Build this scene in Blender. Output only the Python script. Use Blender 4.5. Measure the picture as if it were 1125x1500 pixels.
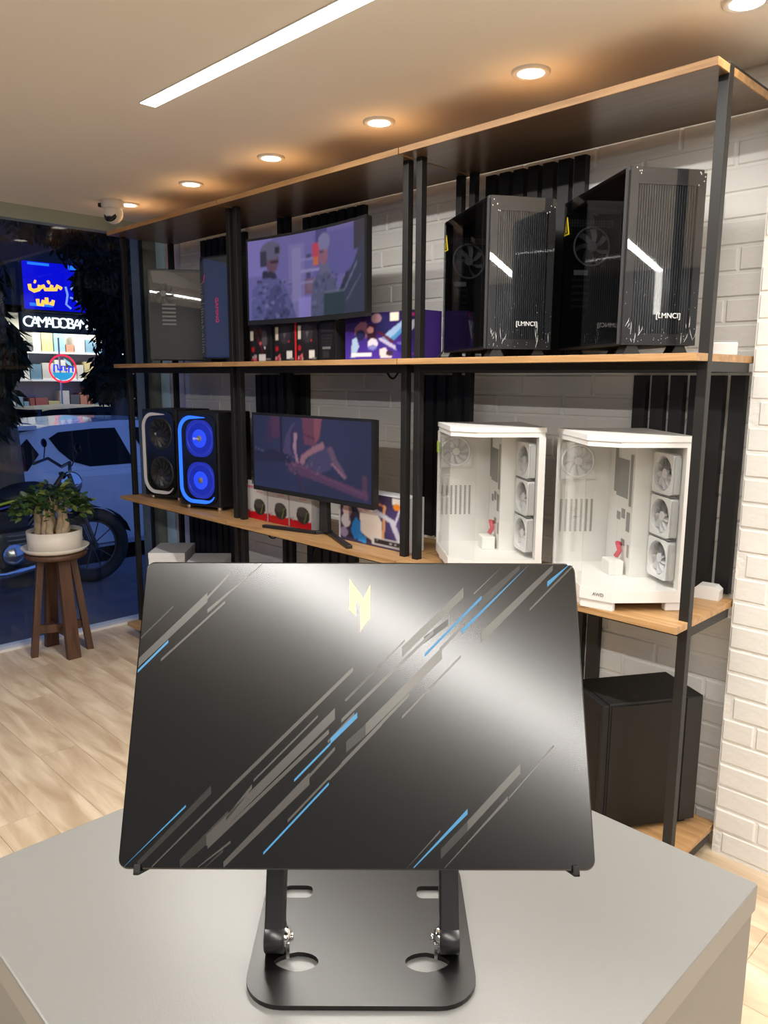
import bpy, bmesh, math, random
import numpy as np
from mathutils import Matrix, Vector
random.seed(7)
for o in list(bpy.data.objects): bpy.data.objects.remove(o, do_unlink=True)
SC = bpy.context.scene
COL = SC.collection
# ------------------------------------------------------------------ camera
F, YAW, PITCH, ROLL = 1126.42, .7904, .1720, .0056
CAM = np.array([.8658, -1.9814, 1.5])
def cam_axes():
    cy, sy, cp, sp = math.cos(YAW), math.sin(YAW), math.cos(PITCH), math.sin(PITCH)
    f = np.array([-sy*cp, cy*cp, -sp]); r = np.array([cy, sy, 0.]); u = np.cross(r, f)
    cr, sr = math.cos(ROLL), math.sin(ROLL)
    return cr*r+sr*u, -sr*r+cr*u, f
CR, CU, CF = cam_axes()
cd = bpy.data.cameras.new('camera'); cam = bpy.data.objects.new('camera', cd); COL.objects.link(cam)
cd.sensor_fit = 'HORIZONTAL'; cd.sensor_width = 36; cd.lens = 36*F/1125; cd.clip_start = .02; cd.clip_end = 200
cam.matrix_world = Matrix(((CR[0], CU[0], -CF[0], CAM[0]), (CR[1], CU[1], -CF[1], CAM[1]), (CR[2], CU[2], -CF[2], CAM[2]), (0, 0, 0, 1)))
SC.camera = cam
def ray(x, y): return CF + CR*(x-562.5)/F + CU*(750-y)/F
def on(x, y, ax, val):            # where the photograph's direction meets the plane axis = val
    d = ray(x, y); return CAM + d*((val-CAM[ax])/d[ax])
# ------------------------------------------------------------------ world: dusk
w = bpy.data.worlds.new('dusk'); SC.world = w; w.use_nodes = True
bg = w.node_tree.nodes['Background']; bg.inputs[0].default_value = (.065, .13, .42, 1); bg.inputs[1].default_value = 2.5
vs = SC.view_settings; vs.view_transform = 'Standard'; vs.look = 'None'; vs.gamma = 1; vs.exposure = -.7
try: vs.use_curve_mapping = False
except Exception: pass
# ------------------------------------------------------------------ key dimensions
ZB, ZL, ZM, ZT = .085, .8344, 1.5695, 2.2693        # tops of the four shelf levels
BT = .02; CEIL = 2.39; WALL_Y = .455; GLASS_X = -3.53; TAB_Z = .95
WARM = (1., .88, .74)
LINE_POWER, DOWN_POWER, EM_LINE, EM_DOWN = 30., 1.3, 14., 9.
# ------------------------------------------------------------------ materials
def mat(name, col, rough=.5, metal=0., spec=.5, emit=None, es=1., coat=0., alpha=None, trans=0., bump=None, var=None, noise=None):
    m = bpy.data.materials.new(name); m.use_nodes = True; nt = m.node_tree; b = nt.nodes['Principled BSDF']
    c = (*col, 1) if len(col) == 3 else col
    b.inputs['Base Color'].default_value = c; b.inputs['Roughness'].default_value = rough
    b.inputs['Metallic'].default_value = metal; b.inputs['Specular IOR Level'].default_value = spec
    b.inputs['Coat Weight'].default_value = coat; b.inputs['Coat Roughness'].default_value = .05
    b.inputs['Transmission Weight'].default_value = trans
    if alpha is not None: b.inputs['Alpha'].default_value = alpha
    if emit: b.inputs['Emission Color'].default_value = (*emit, 1); b.inputs['Emission Strength'].default_value = es
    L = nt.links
    if bump or noise:
        tc = nt.nodes.new('ShaderNodeTexCoord')
    if noise:                                # (scale, amount)
        n = nt.nodes.new('ShaderNodeTexNoise'); n.inputs['Scale'].default_value = noise[0]; n.inputs['Detail'].default_value = 4
        L.new(tc.outputs['Object'], n.inputs['Vector'])
        mx = nt.nodes.new('ShaderNodeMix'); mx.data_type = 'RGBA'; mx.blend_type = 'MIX'
        mx.inputs[6].default_value = tuple(x*(1-noise[1]) for x in c[:3])+(1,); mx.inputs[7].default_value = tuple(min(1, x*(1+noise[1])) for x in c[:3])+(1,)
        L.new(n.outputs['Fac'], mx.inputs[0]); L.new(mx.outputs[2], b.inputs['Base Color'])
    if bump:                                 # (scale, strength)
        n2 = nt.nodes.new('ShaderNodeTexNoise'); n2.inputs['Scale'].default_value = bump[0]; n2.inputs['Detail'].default_value = 5
        L.new(tc.outputs['Object'], n2.inputs['Vector'])
        bp = nt.nodes.new('ShaderNodeBump'); bp.inputs['Strength'].default_value = bump[1]; bp.inputs['Distance'].default_value = .01
        L.new(n2.outputs['Fac'], bp.inputs['Height']); L.new(bp.outputs['Normal'], b.inputs['Normal'])
    return m
def wood(name, c1, c2, scale=(1, 12, 12), rough=.45, rnd=.0, bands=6., dark=None, axis_obj=True):
    m = bpy.data.materials.new(name); m.use_nodes = True; nt = m.node_tree; L = nt.links; b = nt.nodes['Principled BSDF']
    tc = nt.nodes.new('ShaderNodeTexCoord'); mp = nt.nodes.new('ShaderNodeMapping'); mp.inputs['Scale'].default_value = scale
    L.new(tc.outputs['Object'], mp.inputs['Vector'])
    oi = nt.nodes.new('ShaderNodeObjectInfo')
    va = nt.nodes.new('ShaderNodeVectorMath'); va.operation = 'ADD'
    cm = nt.nodes.new('ShaderNodeCombineXYZ'); mu = nt.nodes.new('ShaderNodeMath'); mu.operation = 'MULTIPLY'; mu.inputs[1].default_value = 37.
    L.new(oi.outputs['Random'], mu.inputs[0]); L.new(mu.outputs[0], cm.inputs[0]); L.new(mu.outputs[0], cm.inputs[1])
    L.new(mp.outputs[0], va.inputs[0]); L.new(cm.outputs[0], va.inputs[1])
    n = nt.nodes.new('ShaderNodeTexNoise'); n.inputs['Scale'].default_value = bands; n.inputs['Detail'].default_value = 6; n.inputs['Distortion'].default_value = .6
    L.new(va.outputs[0], n.inputs['Vector'])
    r = nt.nodes.new('ShaderNodeValToRGB'); r.color_ramp.elements[0].position = .32; r.color_ramp.elements[1].position = .68
    r.color_ramp.elements[0].color = (*c1, 1); r.color_ramp.elements[1].color = (*c2, 1)
    L.new(n.outputs['Fac'], r.inputs[0]); src = r.outputs[0]
    if rnd:
        hs = nt.nodes.new('ShaderNodeHueSaturation'); mr = nt.nodes.new('ShaderNodeMapRange')
        mr.inputs[3].default_value = 1-rnd; mr.inputs[4].default_value = 1+rnd
        L.new(oi.outputs['Random'], mr.inputs[0]); L.new(mr.outputs[0], hs.inputs['Value']); L.new(src, hs.inputs['Color']); src = hs.outputs[0]
    L.new(src, b.inputs['Base Color']); b.inputs['Roughness'].default_value = rough
    bp = nt.nodes.new('ShaderNodeBump'); bp.inputs['Strength'].default_value = .08; bp.inputs['Distance'].default_value = .003
    L.new(n.outputs['Fac'], bp.inputs['Height']); L.new(bp.outputs[0], b.inputs['Normal'])
    return m
def emis(name, col, s):
    m = bpy.data.materials.new(name); m.use_nodes = True; nt = m.node_tree; nt.nodes.clear()
    e = nt.nodes.new('ShaderNodeEmission'); e.inputs[0].default_value = (*col, 1); e.inputs[1].default_value = s
    o = nt.nodes.new('ShaderNodeOutputMaterial'); nt.links.new(e.outputs[0], o.inputs[0]); return m
def glass(name, tint=(1, 1, 1), refl=.05, edge=.6, rough=.0):       # a thin pane: clear, with the mirror image a pane gives
    m = bpy.data.materials.new(name); m.use_nodes = True; nt = m.node_tree; nt.nodes.clear(); L = nt.links
    t = nt.nodes.new('ShaderNodeBsdfTransparent'); t.inputs[0].default_value = (*tint, 1)
    g = nt.nodes.new('ShaderNodeBsdfGlossy'); g.inputs['Roughness'].default_value = rough
    fr = nt.nodes.new('ShaderNodeLayerWeight'); fr.inputs[0].default_value = .5
    pw = nt.nodes.new('ShaderNodeMath'); pw.operation = 'POWER'; pw.inputs[1].default_value = 4.; L.new(fr.outputs['Facing'], pw.inputs[0])
    ma = nt.nodes.new('ShaderNodeMath'); ma.operation = 'MULTIPLY_ADD'; ma.inputs[1].default_value = edge; ma.inputs[2].default_value = refl
    L.new(pw.outputs[0], ma.inputs[0])
    mx = nt.nodes.new('ShaderNodeMixShader'); L.new(ma.outputs[0], mx.inputs[0]); L.new(t.outputs[0], mx.inputs[1]); L.new(g.outputs[0], mx.inputs[2])
    o = nt.nodes.new('ShaderNodeOutputMaterial'); L.new(mx.outputs[0], o.inputs[0]); return m
def printed(name, es=0., rough=.4):                                 # flat print or screen picture held in a colour attribute
    m = bpy.data.materials.new(name); m.use_nodes = True; nt = m.node_tree; b = nt.nodes['Principled BSDF']
    a = nt.nodes.new('ShaderNodeAttribute'); a.attribute_name = 'Col'
    b.inputs['Roughness'].default_value = rough
    if es > 0:
        nt.links.new(a.outputs['Color'], b.inputs['Emission Color']); b.inputs['Emission Strength'].default_value = es
        b.inputs['Base Color'].default_value = (.01, .01, .012, 1)
    else: nt.links.new(a.outputs['Color'], b.inputs['Base Color'])
    return m
M = {}
M['paint_wall'] = mat('painted_brick', (.77, .755, .725), .55, bump=(38, .25))
M['mortar'] = mat('painted_mortar', (.79, .775, .74), .7, bump=(60, .4))
M['ceiling'] = mat('ceiling_paint', (.84, .80, .735), .8)
M['plaster'] = mat('plaster', (.72, .70, .66), .8)
M['oak'] = wood('oak_laminate', (.345, .185, .072), (.53, .315, .14), scale=(1.2, 14, 14), rough=.38, bands=3.)
M['plank'] = wood('vinyl_plank', (.50, .36, .23), (.80, .66, .48), scale=(1.2, 7, 1), rough=.42, rnd=.07, bands=2.2)
M['shaded_underside'] = wood('shaded_oak_underside', (.105, .066, .042), (.16, .105, .068), scale=(1.2, 14, 14), rough=.28, bands=3.)  # darker brown stands in for the shade beneath the oak boards
M['gap'] = mat('plank_gap', (.30, .22, .14), .8)
M['frame'] = mat('powder_coated_steel', (.014, .0135, .013), .45, spec=.35)
M['slat'] = mat('black_slat', (.010, .010, .011), .5)
M['black'] = mat('satin_black', (.012, .012, .013), .4)
M['matte_black'] = mat('matte_black', (.009, .0085, .008), .6, spec=.35)
M['gloss_black'] = mat('gloss_black', (.008, .008, .009), .12)
M['dark_grey'] = mat('dark_grey_plastic', (.05, .05, .052), .45)
M['mid_grey'] = mat('mid_grey_plastic', (.18, .18, .185), .5)
M['light_grey'] = mat('light_grey_plastic', (.42, .42, .42), .5)
M['white'] = mat('white_plastic', (.76, .75, .73), .35)
M['white_metal'] = mat('white_steel', (.75, .74, .72), .4)
M['carton_white'] = mat('white_carton', (.78, .78, .78), .6)
M['steel'] = mat('steel', (.62, .62, .62), .25, 1.)
M['chrome'] = mat('chrome', (.8, .8, .8), .1, 1.)
M['red'] = mat('red', (.62, .012, .02), .45)
M['yellow'] = mat('warning_yellow', (.85, .66, .02), .5)
M['rubber'] = mat('rubber', (.015, .015, .015), .8)
M['lamp_disc'] = emis('lamp_disc', (1., .93, .80), EM_DOWN)
M['lamp_line'] = emis('lamp_line', (1., .96, .88), EM_LINE)
M['window_glass'] = glass('window_glass', (.93, .97, .98), .03, .5)
M['case_glass'] = glass('case_glass', (.985, .99, .985), .05, .5)
M['dark_glass'] = glass('smoked_glass', (.60, .61, .63), .06, .55)
M['film'] = glass('clear_film', (.93, .94, .95), .055, .4, .02)
M['film_grey'] = mat('crinkled_film', (.45, .46, .46), .2, alpha=.35, bump=(55, .9))
M['film_line'] = mat('film_crease', (.75, .76, .76), .3)
M['print'] = printed('printed_card')
M['screen'] = printed('lit_screen', 1.05, .25)
# ------------------------------------------------------------------ mesh builder
class MB:
    def __init__(s): s.v = []; s.f = []; s.mi = []; s.sm = []
    def add(s, vs, fs, mi=0, sm=False, T=None):
        k = len(s.v)
        for p in vs:
            p = Vector(p)
            if T is not None: p = T @ p
            s.v.append(tuple(p))
        for f in fs: s.f.append(tuple(i+k for i in f)); s.mi.append(mi); s.sm.append(sm)
        return s
    def box(s, x0, x1, y0, y1, z0, z1, mi=0, T=None, bev=0.):
        if bev > 0:
            bm = bmesh.new(); bmesh.ops.create_cube(bm, size=1)
            for v in bm.verts: v.co = Vector(((x0+x1)/2+v.co.x*(x1-x0), (y0+y1)/2+v.co.y*(y1-y0), (z0+z1)/2+v.co.z*(z1-z0)))
            bmesh.ops.bevel(bm, geom=list(bm.edges), offset=bev, segments=2, profile=.5, affect='EDGES')
            bm.verts.index_update()
            s.add([v.co for v in bm.verts], [[v.index for v in f.verts] for f in bm.faces], mi, False, T); bm.free(); return s
        return s.add([(x0, y0, z0), (x1, y0, z0), (x1, y1, z0), (x0, y1, z0), (x0, y0, z1), (x1, y0, z1), (x1, y1, z1), (x0, y1, z1)],
              [(0, 3, 2, 1), (4, 5, 6, 7), (0, 1, 5, 4), (1, 2, 6, 5), (2, 3, 7, 6), (3, 0, 4, 7)], mi, False, T)
    def prism(s, poly, z0, z1, mi=0, T=None, sm=False, axis='z'):
        n = len(poly)
        def P(a, b, c): return {'z': (a, b, c), 'y': (a, c, b), 'x': (c, a, b)}[axis]
        vs = [P(a, b, z0) for a, b in poly]+[P(a, b, z1) for a, b in poly]
        s.add(vs, [tuple(range(n))[::-1], tuple(range(n, 2*n))], mi, False, T)
        return s.add(vs, [(i, (i+1) % n, n+(i+1) % n, n+i) for i in range(n)], mi, sm, T)
    def tube(s, pts, r, n=8, mi=0, T=None, caps=True, sm=True):
        pts = [Vector(p) for p in pts]; m = len(pts); rs = r if isinstance(r, (list, tuple)) else [r]*m
        vs = []; prev = None
        for i, p in enumerate(pts):
            t = (pts[min(i+1, m-1)]-pts[max(i-1, 0)]).normalized()
            if prev is None: a = t.orthogonal().normalized()
            else:
                a = prev-t*prev.dot(t)
                a = a.normalized() if a.length > 1e-6 else t.orthogonal().normalized()
            prev = a; b = t.cross(a)
            for k in range(n):
                an = 2*math.pi*k/n; vs.append(p+(a*math.cos(an)+b*math.sin(an))*rs[i])
        fs = [(i*n+k, i*n+(k+1) % n, (i+1)*n+(k+1) % n, (i+1)*n+k) for i in range(m-1) for k in range(n)]
        s.add(vs, fs, mi, sm, T)
        if caps: s.add(vs[:n], [tuple(range(n))[::-1]], mi, False, T); s.add(vs[-n:], [tuple(range(n))], mi, False, T)
        return s
    def lathe(s, prof, n=32, mi=0, T=None, sm=True):
        vs = []; m = len(prof)
        for r, z in prof:
            for k in range(n): a = 2*math.pi*k/n; vs.append((r*math.cos(a), r*math.sin(a), z))
        fs = [(i*n+k, i*n+(k+1) % n, (i+1)*n+(k+1) % n, (i+1)*n+k) for i in range(m-1) for k in range(n)]
        s.add(vs, fs, mi, sm, T)
        if prof[0][0] > 1e-6: s.add(vs[:n], [tuple(range(n))[::-1]], mi, False, T)
        if prof[-1][0] > 1e-6: s.add(vs[-n:], [tuple(range(n))], mi, False, T)
        return s
    def ell(s, c, r, n=16, m=10, mi=0, T=None):
        vs = []; 
        for i in range(m+1):
            ph = math.pi*i/m
            for k in range(n): a = 2*math.pi*k/n; vs.append((c[0]+r[0]*math.sin(ph)*math.cos(a), c[1]+r[1]*math.sin(ph)*math.sin(a), c[2]-r[2]*math.cos(ph)))
        return s.add(vs, [(i*n+k, i*n+(k+1) % n, (i+1)*n+(k+1) % n, (i+1)*n+k) for i in range(m) for k in range(n)], mi, True, T)
    def torus(s, R, r, n=32, m=10, mi=0, T=None):
        vs = [((R+r*math.cos(b))*math.cos(a), (R+r*math.cos(b))*math.sin(a), r*math.sin(b)) for a in [2*math.pi*i/n for i in range(n)] for b in [2*math.pi*j/m for j in range(m)]]
        return s.add(vs, [(i*m+j, ((i+1) % n)*m+j, ((i+1) % n)*m+(j+1) % m, i*m+(j+1) % m) for i in range(n) for j in range(m)], mi, True, T)
    def mesh(s, name, mats):
        me = bpy.data.meshes.new(name); me.from_pydata(s.v, [], s.f); me.update()
        for m in (mats if isinstance(mats, (list, tuple)) else [mats]): me.materials.append(m)
        me.polygons.foreach_set('material_index', s.mi); me.polygons.foreach_set('use_smooth', s.sm)
        me.validate(); return me
    def build(s, name, mats, parent=None):
        o = bpy.data.objects.new(name, s.mesh(name, mats)); COL.objects.link(o)
        if parent: o.parent = parent
        return o
def tag(o, label=None, cat=None, group=None, kind=None):
    if label: o['label'] = label
    if cat: o['category'] = cat
    if group: o['group'] = group
    if kind: o['kind'] = kind
    return o
def thing(name, label, cat, loc=(0, 0, 0), rz=0., group=None):
    o = bpy.data.objects.new(name, None); COL.objects.link(o); o.empty_display_size = .1
    o.location = loc; o.rotation_euler = (0, 0, rz)
    return tag(o, label, cat, group)
def struct(name, mb, mats): return tag(mb.build(name, mats), kind='structure')
def link_copy(me, name, parent, loc, rot=(0, 0, 0), scale=None):
    o = bpy.data.objects.new(name, me); COL.objects.link(o); o.parent = parent; o.location = loc; o.rotation_euler = rot
    if scale: o.scale = scale
    return o
def rrect(x0, x1, y0, y1, r, n=6):
    out = []
    for cx, cy, a0 in ((x1-r, y0+r, -90), (x1-r, y1-r, 0), (x0+r, y1-r, 90), (x0+r, y0+r, 180)):
        for i in range(n+1): a = math.radians(a0+90*i/n); out.append((cx+r*math.cos(a), cy+r*math.sin(a)))
    return out
def RX(a): return Matrix.Rotation(a, 4, 'X')
def RY(a): return Matrix.Rotation(a, 4, 'Y')
def RZ(a): return Matrix.Rotation(a, 4, 'Z')
def TR(x, y, z): return Matrix.Translation((x, y, z))
def lettering(name, text, size, m, parent, T, depth=.0006, spacing=1.0):
    cu = bpy.data.curves.new(name, 'FONT'); cu.body = text; cu.size = size; cu.extrude = depth; cu.align_x = 'CENTER'; cu.align_y = 'CENTER'; cu.space_character = spacing
    t = bpy.data.objects.new(name+'_tmp', cu); COL.objects.link(t); bpy.context.view_layer.update()
    me = bpy.data.meshes.new_from_object(t.evaluated_get(bpy.context.evaluated_depsgraph_get()))
    bpy.data.objects.remove(t, do_unlink=True); bpy.data.curves.remove(cu)
    me.transform(T); me.materials.clear(); me.materials.append(m)
    o = bpy.data.objects.new(name, me); COL.objects.link(o); o.parent = parent; return o
def plate(name, loops, depth, m, parent, T=None):                   # flat plate with cut-outs
    cu = bpy.data.curves.new(name, 'CURVE'); cu.dimensions = '2D'; cu.fill_mode = 'BOTH'; cu.extrude = depth/2
    for lp in loops:
        sp = cu.splines.new('POLY'); sp.points.add(len(lp)-1); sp.use_cyclic_u = True
        for i, (a, b) in enumerate(lp): sp.points[i].co = (a, b, 0, 1)
    t = bpy.data.objects.new(name+'_tmp', cu); COL.objects.link(t); bpy.context.view_layer.update()
    me = bpy.data.meshes.new_from_object(t.evaluated_get(bpy.context.evaluated_depsgraph_get()))
    bpy.data.objects.remove(t, do_unlink=True); bpy.data.curves.remove(cu)
    if T is not None: me.transform(T)
    me.materials.clear(); me.materials.append(m)
    o = bpy.data.objects.new(name, me); COL.objects.link(o); o.parent = parent; return o
# ------------------------------------------------------------------ flat print: a small painter
def srgb(c): return tuple(((x/255.)/12.92 if x/255. <= .04045 else ((x/255.+.055)/1.055)**2.4) for x in c)
class Paint:
    def __init__(s, nx, ny, c):
        s.nx, s.ny = nx, ny; s.a = np.zeros((ny, nx, 3)); s.a[:] = srgb(c)
        s.X, s.Y = np.meshgrid((np.arange(nx)+.5)/nx, 1-(np.arange(ny)+.5)/ny)      # y runs down like in the photograph
    def put(s, mask, c, al=1.): s.a[mask] = s.a[mask]*(1-al)+np.array(srgb(c))*al; return s
    def rect(s, x0, y0, x1, y1, c, al=1.): return s.put((s.X >= x0) & (s.X < x1) & (s.Y >= y0) & (s.Y < y1), c, al)
    def ell(s, cx, cy, rx, ry, c, al=1.): return s.put(((s.X-cx)/rx)**2+((s.Y-cy)/ry)**2 < 1, c, al)
    def poly(s, pts, c, al=1.):
        ins = np.zeros(s.X.shape, bool); n = len(pts)
        for i in range(n):
            (x1, y1), (x2, y2) = pts[i], pts[(i+1) % n]
            if y1 == y2: continue
            cr = ((y1 > s.Y) != (y2 > s.Y)) & (s.X < (x2-x1)*(s.Y-y1)/(y2-y1)+x1); ins ^= cr
        return s.put(ins, c, al)
    def line(s, x1, y1, x2, y2, wd, c, al=1.):
        dx, dy = x2-x1, y2-y1; l = max(1e-6, dx*dx+dy*dy); t = np.clip(((s.X-x1)*dx+(s.Y-y1)*dy)/l, 0, 1)
        return s.put((s.X-x1-t*dx)**2+(s.Y-y1-t*dy)**2 < wd*wd, c, al)
    def grad(s, c, fn, al=1.):
        k = np.clip(fn(s.X, s.Y), 0, 1)[..., None]*al; s.a = s.a*(1-k)+np.array(srgb(c))*k; return s
    def speck(s, n, x0, y0, x1, y1, cols, r=.02, al=.8, seed=1):
        R = random.Random(seed)
        for _ in range(n):
            s.ell(R.uniform(x0, x1), R.uniform(y0, y1), R.uniform(.4, 1)*r, R.uniform(.5, 1.4)*r, R.choice(cols), al)
        return s
def picture(name, P, w, h, m, parent, T, bow=0.):                  # local: x right, z up, centred at x=0, z from 0 to h, facing -y
    nx, ny = P.nx, P.ny; vs = []; cols = []
    for j in range(ny+1):
        for i in range(nx+1):
            x = (i/nx-.5)*w; vs.append((x, -bow*((2*i/nx-1)**2) , j/ny*h))
    fs = [(j*(nx+1)+i, j*(nx+1)+i+1, (j+1)*(nx+1)+i+1, (j+1)*(nx+1)+i) for j in range(ny) for i in range(nx)]
    mb = MB(); mb.add(vs, fs, 0, True, T); me = mb.mesh(name, m)
    ca = me.color_attributes.new('Col', 'FLOAT_COLOR', 'POINT')
    a = P.a                                                          # a[j] row j from bottom
    pad = np.pad(a, ((1, 1), (1, 1), (0, 0)), mode='edge'); pt = (pad[:-1, :-1]+pad[1:, :-1]+pad[:-1, 1:]+pad[1:, 1:])/4
    flat = np.concatenate([pt.reshape(-1, 3), np.ones(((nx+1)*(ny+1), 1))], 1).astype(np.float32).ravel()
    ca.data.foreach_set('color', flat)
    o = bpy.data.objects.new(name, me); COL.objects.link(o); o.parent = parent; return o
# ================================================================== THE ROOM
RX0, RX1, RY0 = GLASS_X, 4.45, -3.35
fl = struct('floor', MB().box(RX0-.02, RX1, RY0, WALL_Y+.1, -.06, -.004), M['gap'])
pl_me = MB().box(.0007, 1.1993, .0006, .1494, -.004, 0.).mesh('plank', M['plank'])
pl_half = {}
j = 0; y = WALL_Y+.1
while y > RY0+.15:
    y -= .15; x = RX0-(.0, .8, .4, 1.0, .2, .6)[j % 6]; j += 1
    while x < RX1:
        a, b = max(x, RX0), min(x+1.2, RX1)
        if b-a > .05:
            if b-a > 1.19: link_copy(pl_me, 'plank', fl, (a, y, 0))
            else:
                k = round(b-a, 3)
                if k not in pl_half: pl_half[k] = MB().box(.0007, k-.0007, .0006, .1494, -.004, 0.).mesh('plank', M['plank'])
                link_copy(pl_half[k], 'plank', fl, (a, y, 0))
        x += 1.2
struct('ceiling', MB().box(RX0-.02, RX1, RY0, WALL_Y+.1, CEIL, CEIL+.08), M['ceiling'])
def brick_wall(name, x0, x1, yf, ythick, stagger, limit, near, dp=.004):
    wl = struct(name, MB().box(x0, x1, yf+dp-.0005, yf+ythick, 0, CEIL), M['mortar'])
    CH, BL, G = .0755, .292, .007
    cells = []; row = 0; z = .012
    while z < CEIL-.01:
        zt = min(z+CH-G, CEIL-.002); x = x0-(stagger if row % 2 else stagger*2.03)-.03*((row*7) % 3)
        while x < x1:
            a, b = max(x, x0+.002), min(x+BL-G, x1-.002)
            if b-a > .02: cells.append((a, b, z, zt))
            x += BL
        z += CH; row += 1
    cells.sort(key=lambda c: (c[0]+c[1]-2*near[0])**2/4+(c[2]+c[3]-2*near[1])**2/4)
    cache = {}
    def brick_mb(mb, w, h, ox=0, oz=0, oy=0, jit=0.):
        e = .0045
        return mb.add([(ox, oy+dp, oz), (ox+w, oy+dp, oz), (ox+w, oy+dp, oz+h), (ox, oy+dp, oz+h),
                       (ox+e, oy-jit, oz+e), (ox+w-e, oy-jit, oz+e), (ox+w-e, oy-jit, oz+h-e), (ox+e, oy-jit, oz+h-e)],
                      [(4, 5, 6, 7), (0, 1, 5, 4), (1, 2, 6, 5), (2, 3, 7, 6), (3, 0, 4, 7)])
    rest = MB()
    for i, (a, b, zz, zt) in enumerate(cells):
        if i < limit:
            k = (round(b-a, 3), round(zt-zz, 3), random.choice((0, .001, .002)))
            if k not in cache: cache[k] = brick_mb(MB(), k[0], k[1], jit=k[2]).mesh('brick', M['paint_wall'])
            link_copy(cache[k], 'brick', wl, (a, yf, zz))
        else: brick_mb(rest, b-a, zt-zz, a, zz, yf)
    if rest.v: tag(rest.build('far_bricks', M['paint_wall'], wl), kind='stuff')
    return wl
brick_wall('wall_back', -3.30, .02, WALL_Y, .12, .145, 300, (-.6, 1.6))
brick_wall('wall_right', .006, 1.25, .366, WALL_Y+.1-.366, .13, 300, (.1, .9))
struct('wall_right_return', MB().box(1.25, RX1, .30, WALL_Y+.1, 0, CEIL), M['plaster'])
M['dark_wall'] = mat('unseen_dark_wall', (.06, .06, .063), .7)  # unseen walls, darkened to keep reflections in lid and cases dark
struct('wall_side', MB().box(RX1, RX1+.1, RY0, WALL_Y+.1, 0, CEIL), M['dark_wall'])
struct('wall_rear', MB().box(RX0-.02, RX1, RY0-.1, RY0, 0, CEIL), M['dark_wall'])  # unseen; moved in close so the laptop lid mirrors a dark surface
# the left end of the back wall: narrow vertical trims next to the glass
M['trim_daylit'] = mat('daylit_blue_trim', (.50, .74, .92), .45)  # blue daylight on this piece of wall is put into its colour
M['trim_beige'] = mat('beige_trim', (.52, .47, .42), .6)
M['trim_lilac'] = mat('pale_lilac_trim', (.62, .62, .68), .5)
M['jamb'] = mat('weathered_concrete', (.20, .22, .19), .85, noise=(9, .35), bump=(30, .5))
struct('trim_1', MB().box(-3.545, -3.445, WALL_Y-.02, WALL_Y+.1, 0, CEIL), M['trim_daylit'])
struct('trim_2', MB().box(-3.445, -3.385, WALL_Y-.012, WALL_Y+.1, 0, CEIL), M['trim_beige'])
struct('trim_3', MB().box(-3.385, -3.30, WALL_Y-.004, WALL_Y+.1, 0, CEIL), M['trim_lilac'])
struct('trim_4', MB().box(GLASS_X-.13, GLASS_X-.03, .33, .45, 0, CEIL), M['jamb'])
# shop window: header, sill, frame, panes
M['header'] = mat('pale_green_header', (.36, .42, .38), .5)
wn = thing('window_1', None, None); wn['kind'] = 'structure'
MB().box(GLASS_X-.06, GLASS_X+.02, RY0, .44, 2.318, CEIL).build('window_header', M['header'], wn)
MB().box(GLASS_X-.05, GLASS_X+.05, RY0, .44, -.02, .014).build('window_sill', M['white'], wn)
ys = [.325, -1.75, RY0]
for a, b in zip(ys[:-1], ys[1:]):
    MB().box(GLASS_X-.006, GLASS_X+.002, b+.004, a-.004, .014, 2.318).build('pane', M['window_glass'], wn)
MB().box(GLASS_X-.02, GLASS_X+.006, .325, .338, .014, 2.318).build('edge_profile', M['black'], wn)
for yy in ys[1:2]: MB().box(GLASS_X-.004, GLASS_X+.0, yy-.004, yy+.004, .014, 2.318).build('seal', M['light_grey'], wn)
# ceiling lamps ----------------------------------------------------
def area(name, parent, loc, sx, sy, power, col, rz=0, spread=180, shape='RECTANGLE'):
    l = bpy.data.lights.new(name, 'AREA'); l.shape = shape; l.size = sx; l.size_y = sy; l.energy = power; l.color = col; l.spread = math.radians(spread)
    o = bpy.data.objects.new(name, l); COL.objects.link(o); o.parent = parent; o.location = loc; o.rotation_euler = (0, 0, rz); return o
def downlight(x, y, label):
    t = thing('downlight', label, 'ceiling light', (x, y, CEIL), 0, 'round ceiling downlights')
    MB().lathe([(.040, -.001), (.040, -.007), (.052, -.009), (.056, -.006), (.057, 0)], 32).build('trim_ring', M['white'], t)
    MB().lathe([(0, -.0062), (.041, -.0062), (.041, -.002)], 32).build('diffuser', M['lamp_disc'], t)
    area('downlight_lamp', t, (0, 0, -.012), .07, .07, DOWN_POWER, WARM, spread=125, shape='DISK')
DL = [(.041, 'round downlight nearest the brick pilaster, half cut by the top edge'), (-.573, 'round downlight above the right bay of the shelving'),
      (-1.211, 'round downlight above the first pair of middle posts'), (-1.845, 'round downlight above the curved monitor'),
      (-2.465, 'round downlight above the left bay of the shelving'), (-3.087, 'round downlight right behind the white security camera')]
for x, lb in DL: downlight(x, .04, lb)
def linear(x0, x1, y0, y1, label, pw):
    t = thing('linear_light', label, 'ceiling light', ((x0+x1)/2, (y0+y1)/2, CEIL))
    hx, hy = (x1-x0)/2, (y1-y0)/2
    MB().box(-hx-.003, hx+.003, -hy-.003, hy+.003, -.004, 0).build('profile', M['white'], t)
    MB().box(-hx, hx, -hy, hy, -.0055, -.004).build('diffuser', M['lamp_line'], t)
    area('linear_lamp', t, (0, 0, -.008), 2*hx, 2*hy, pw, (1., .972, .925))
linear(-1.63, RX1-.02, -.645, -.592, 'long white linear light recessed in the ceiling', LINE_POWER*6.0)
linear(-1.63, RX1-.02, -2.63, -2.577, 'linear ceiling light crossing behind the viewer', LINE_POWER*6.0)
t = thing('wall_light_strip', 'short vertical light strip where the ceiling light meets the side wall', 'wall light', (RX1-.001, -.6185, 2.03))
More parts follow.
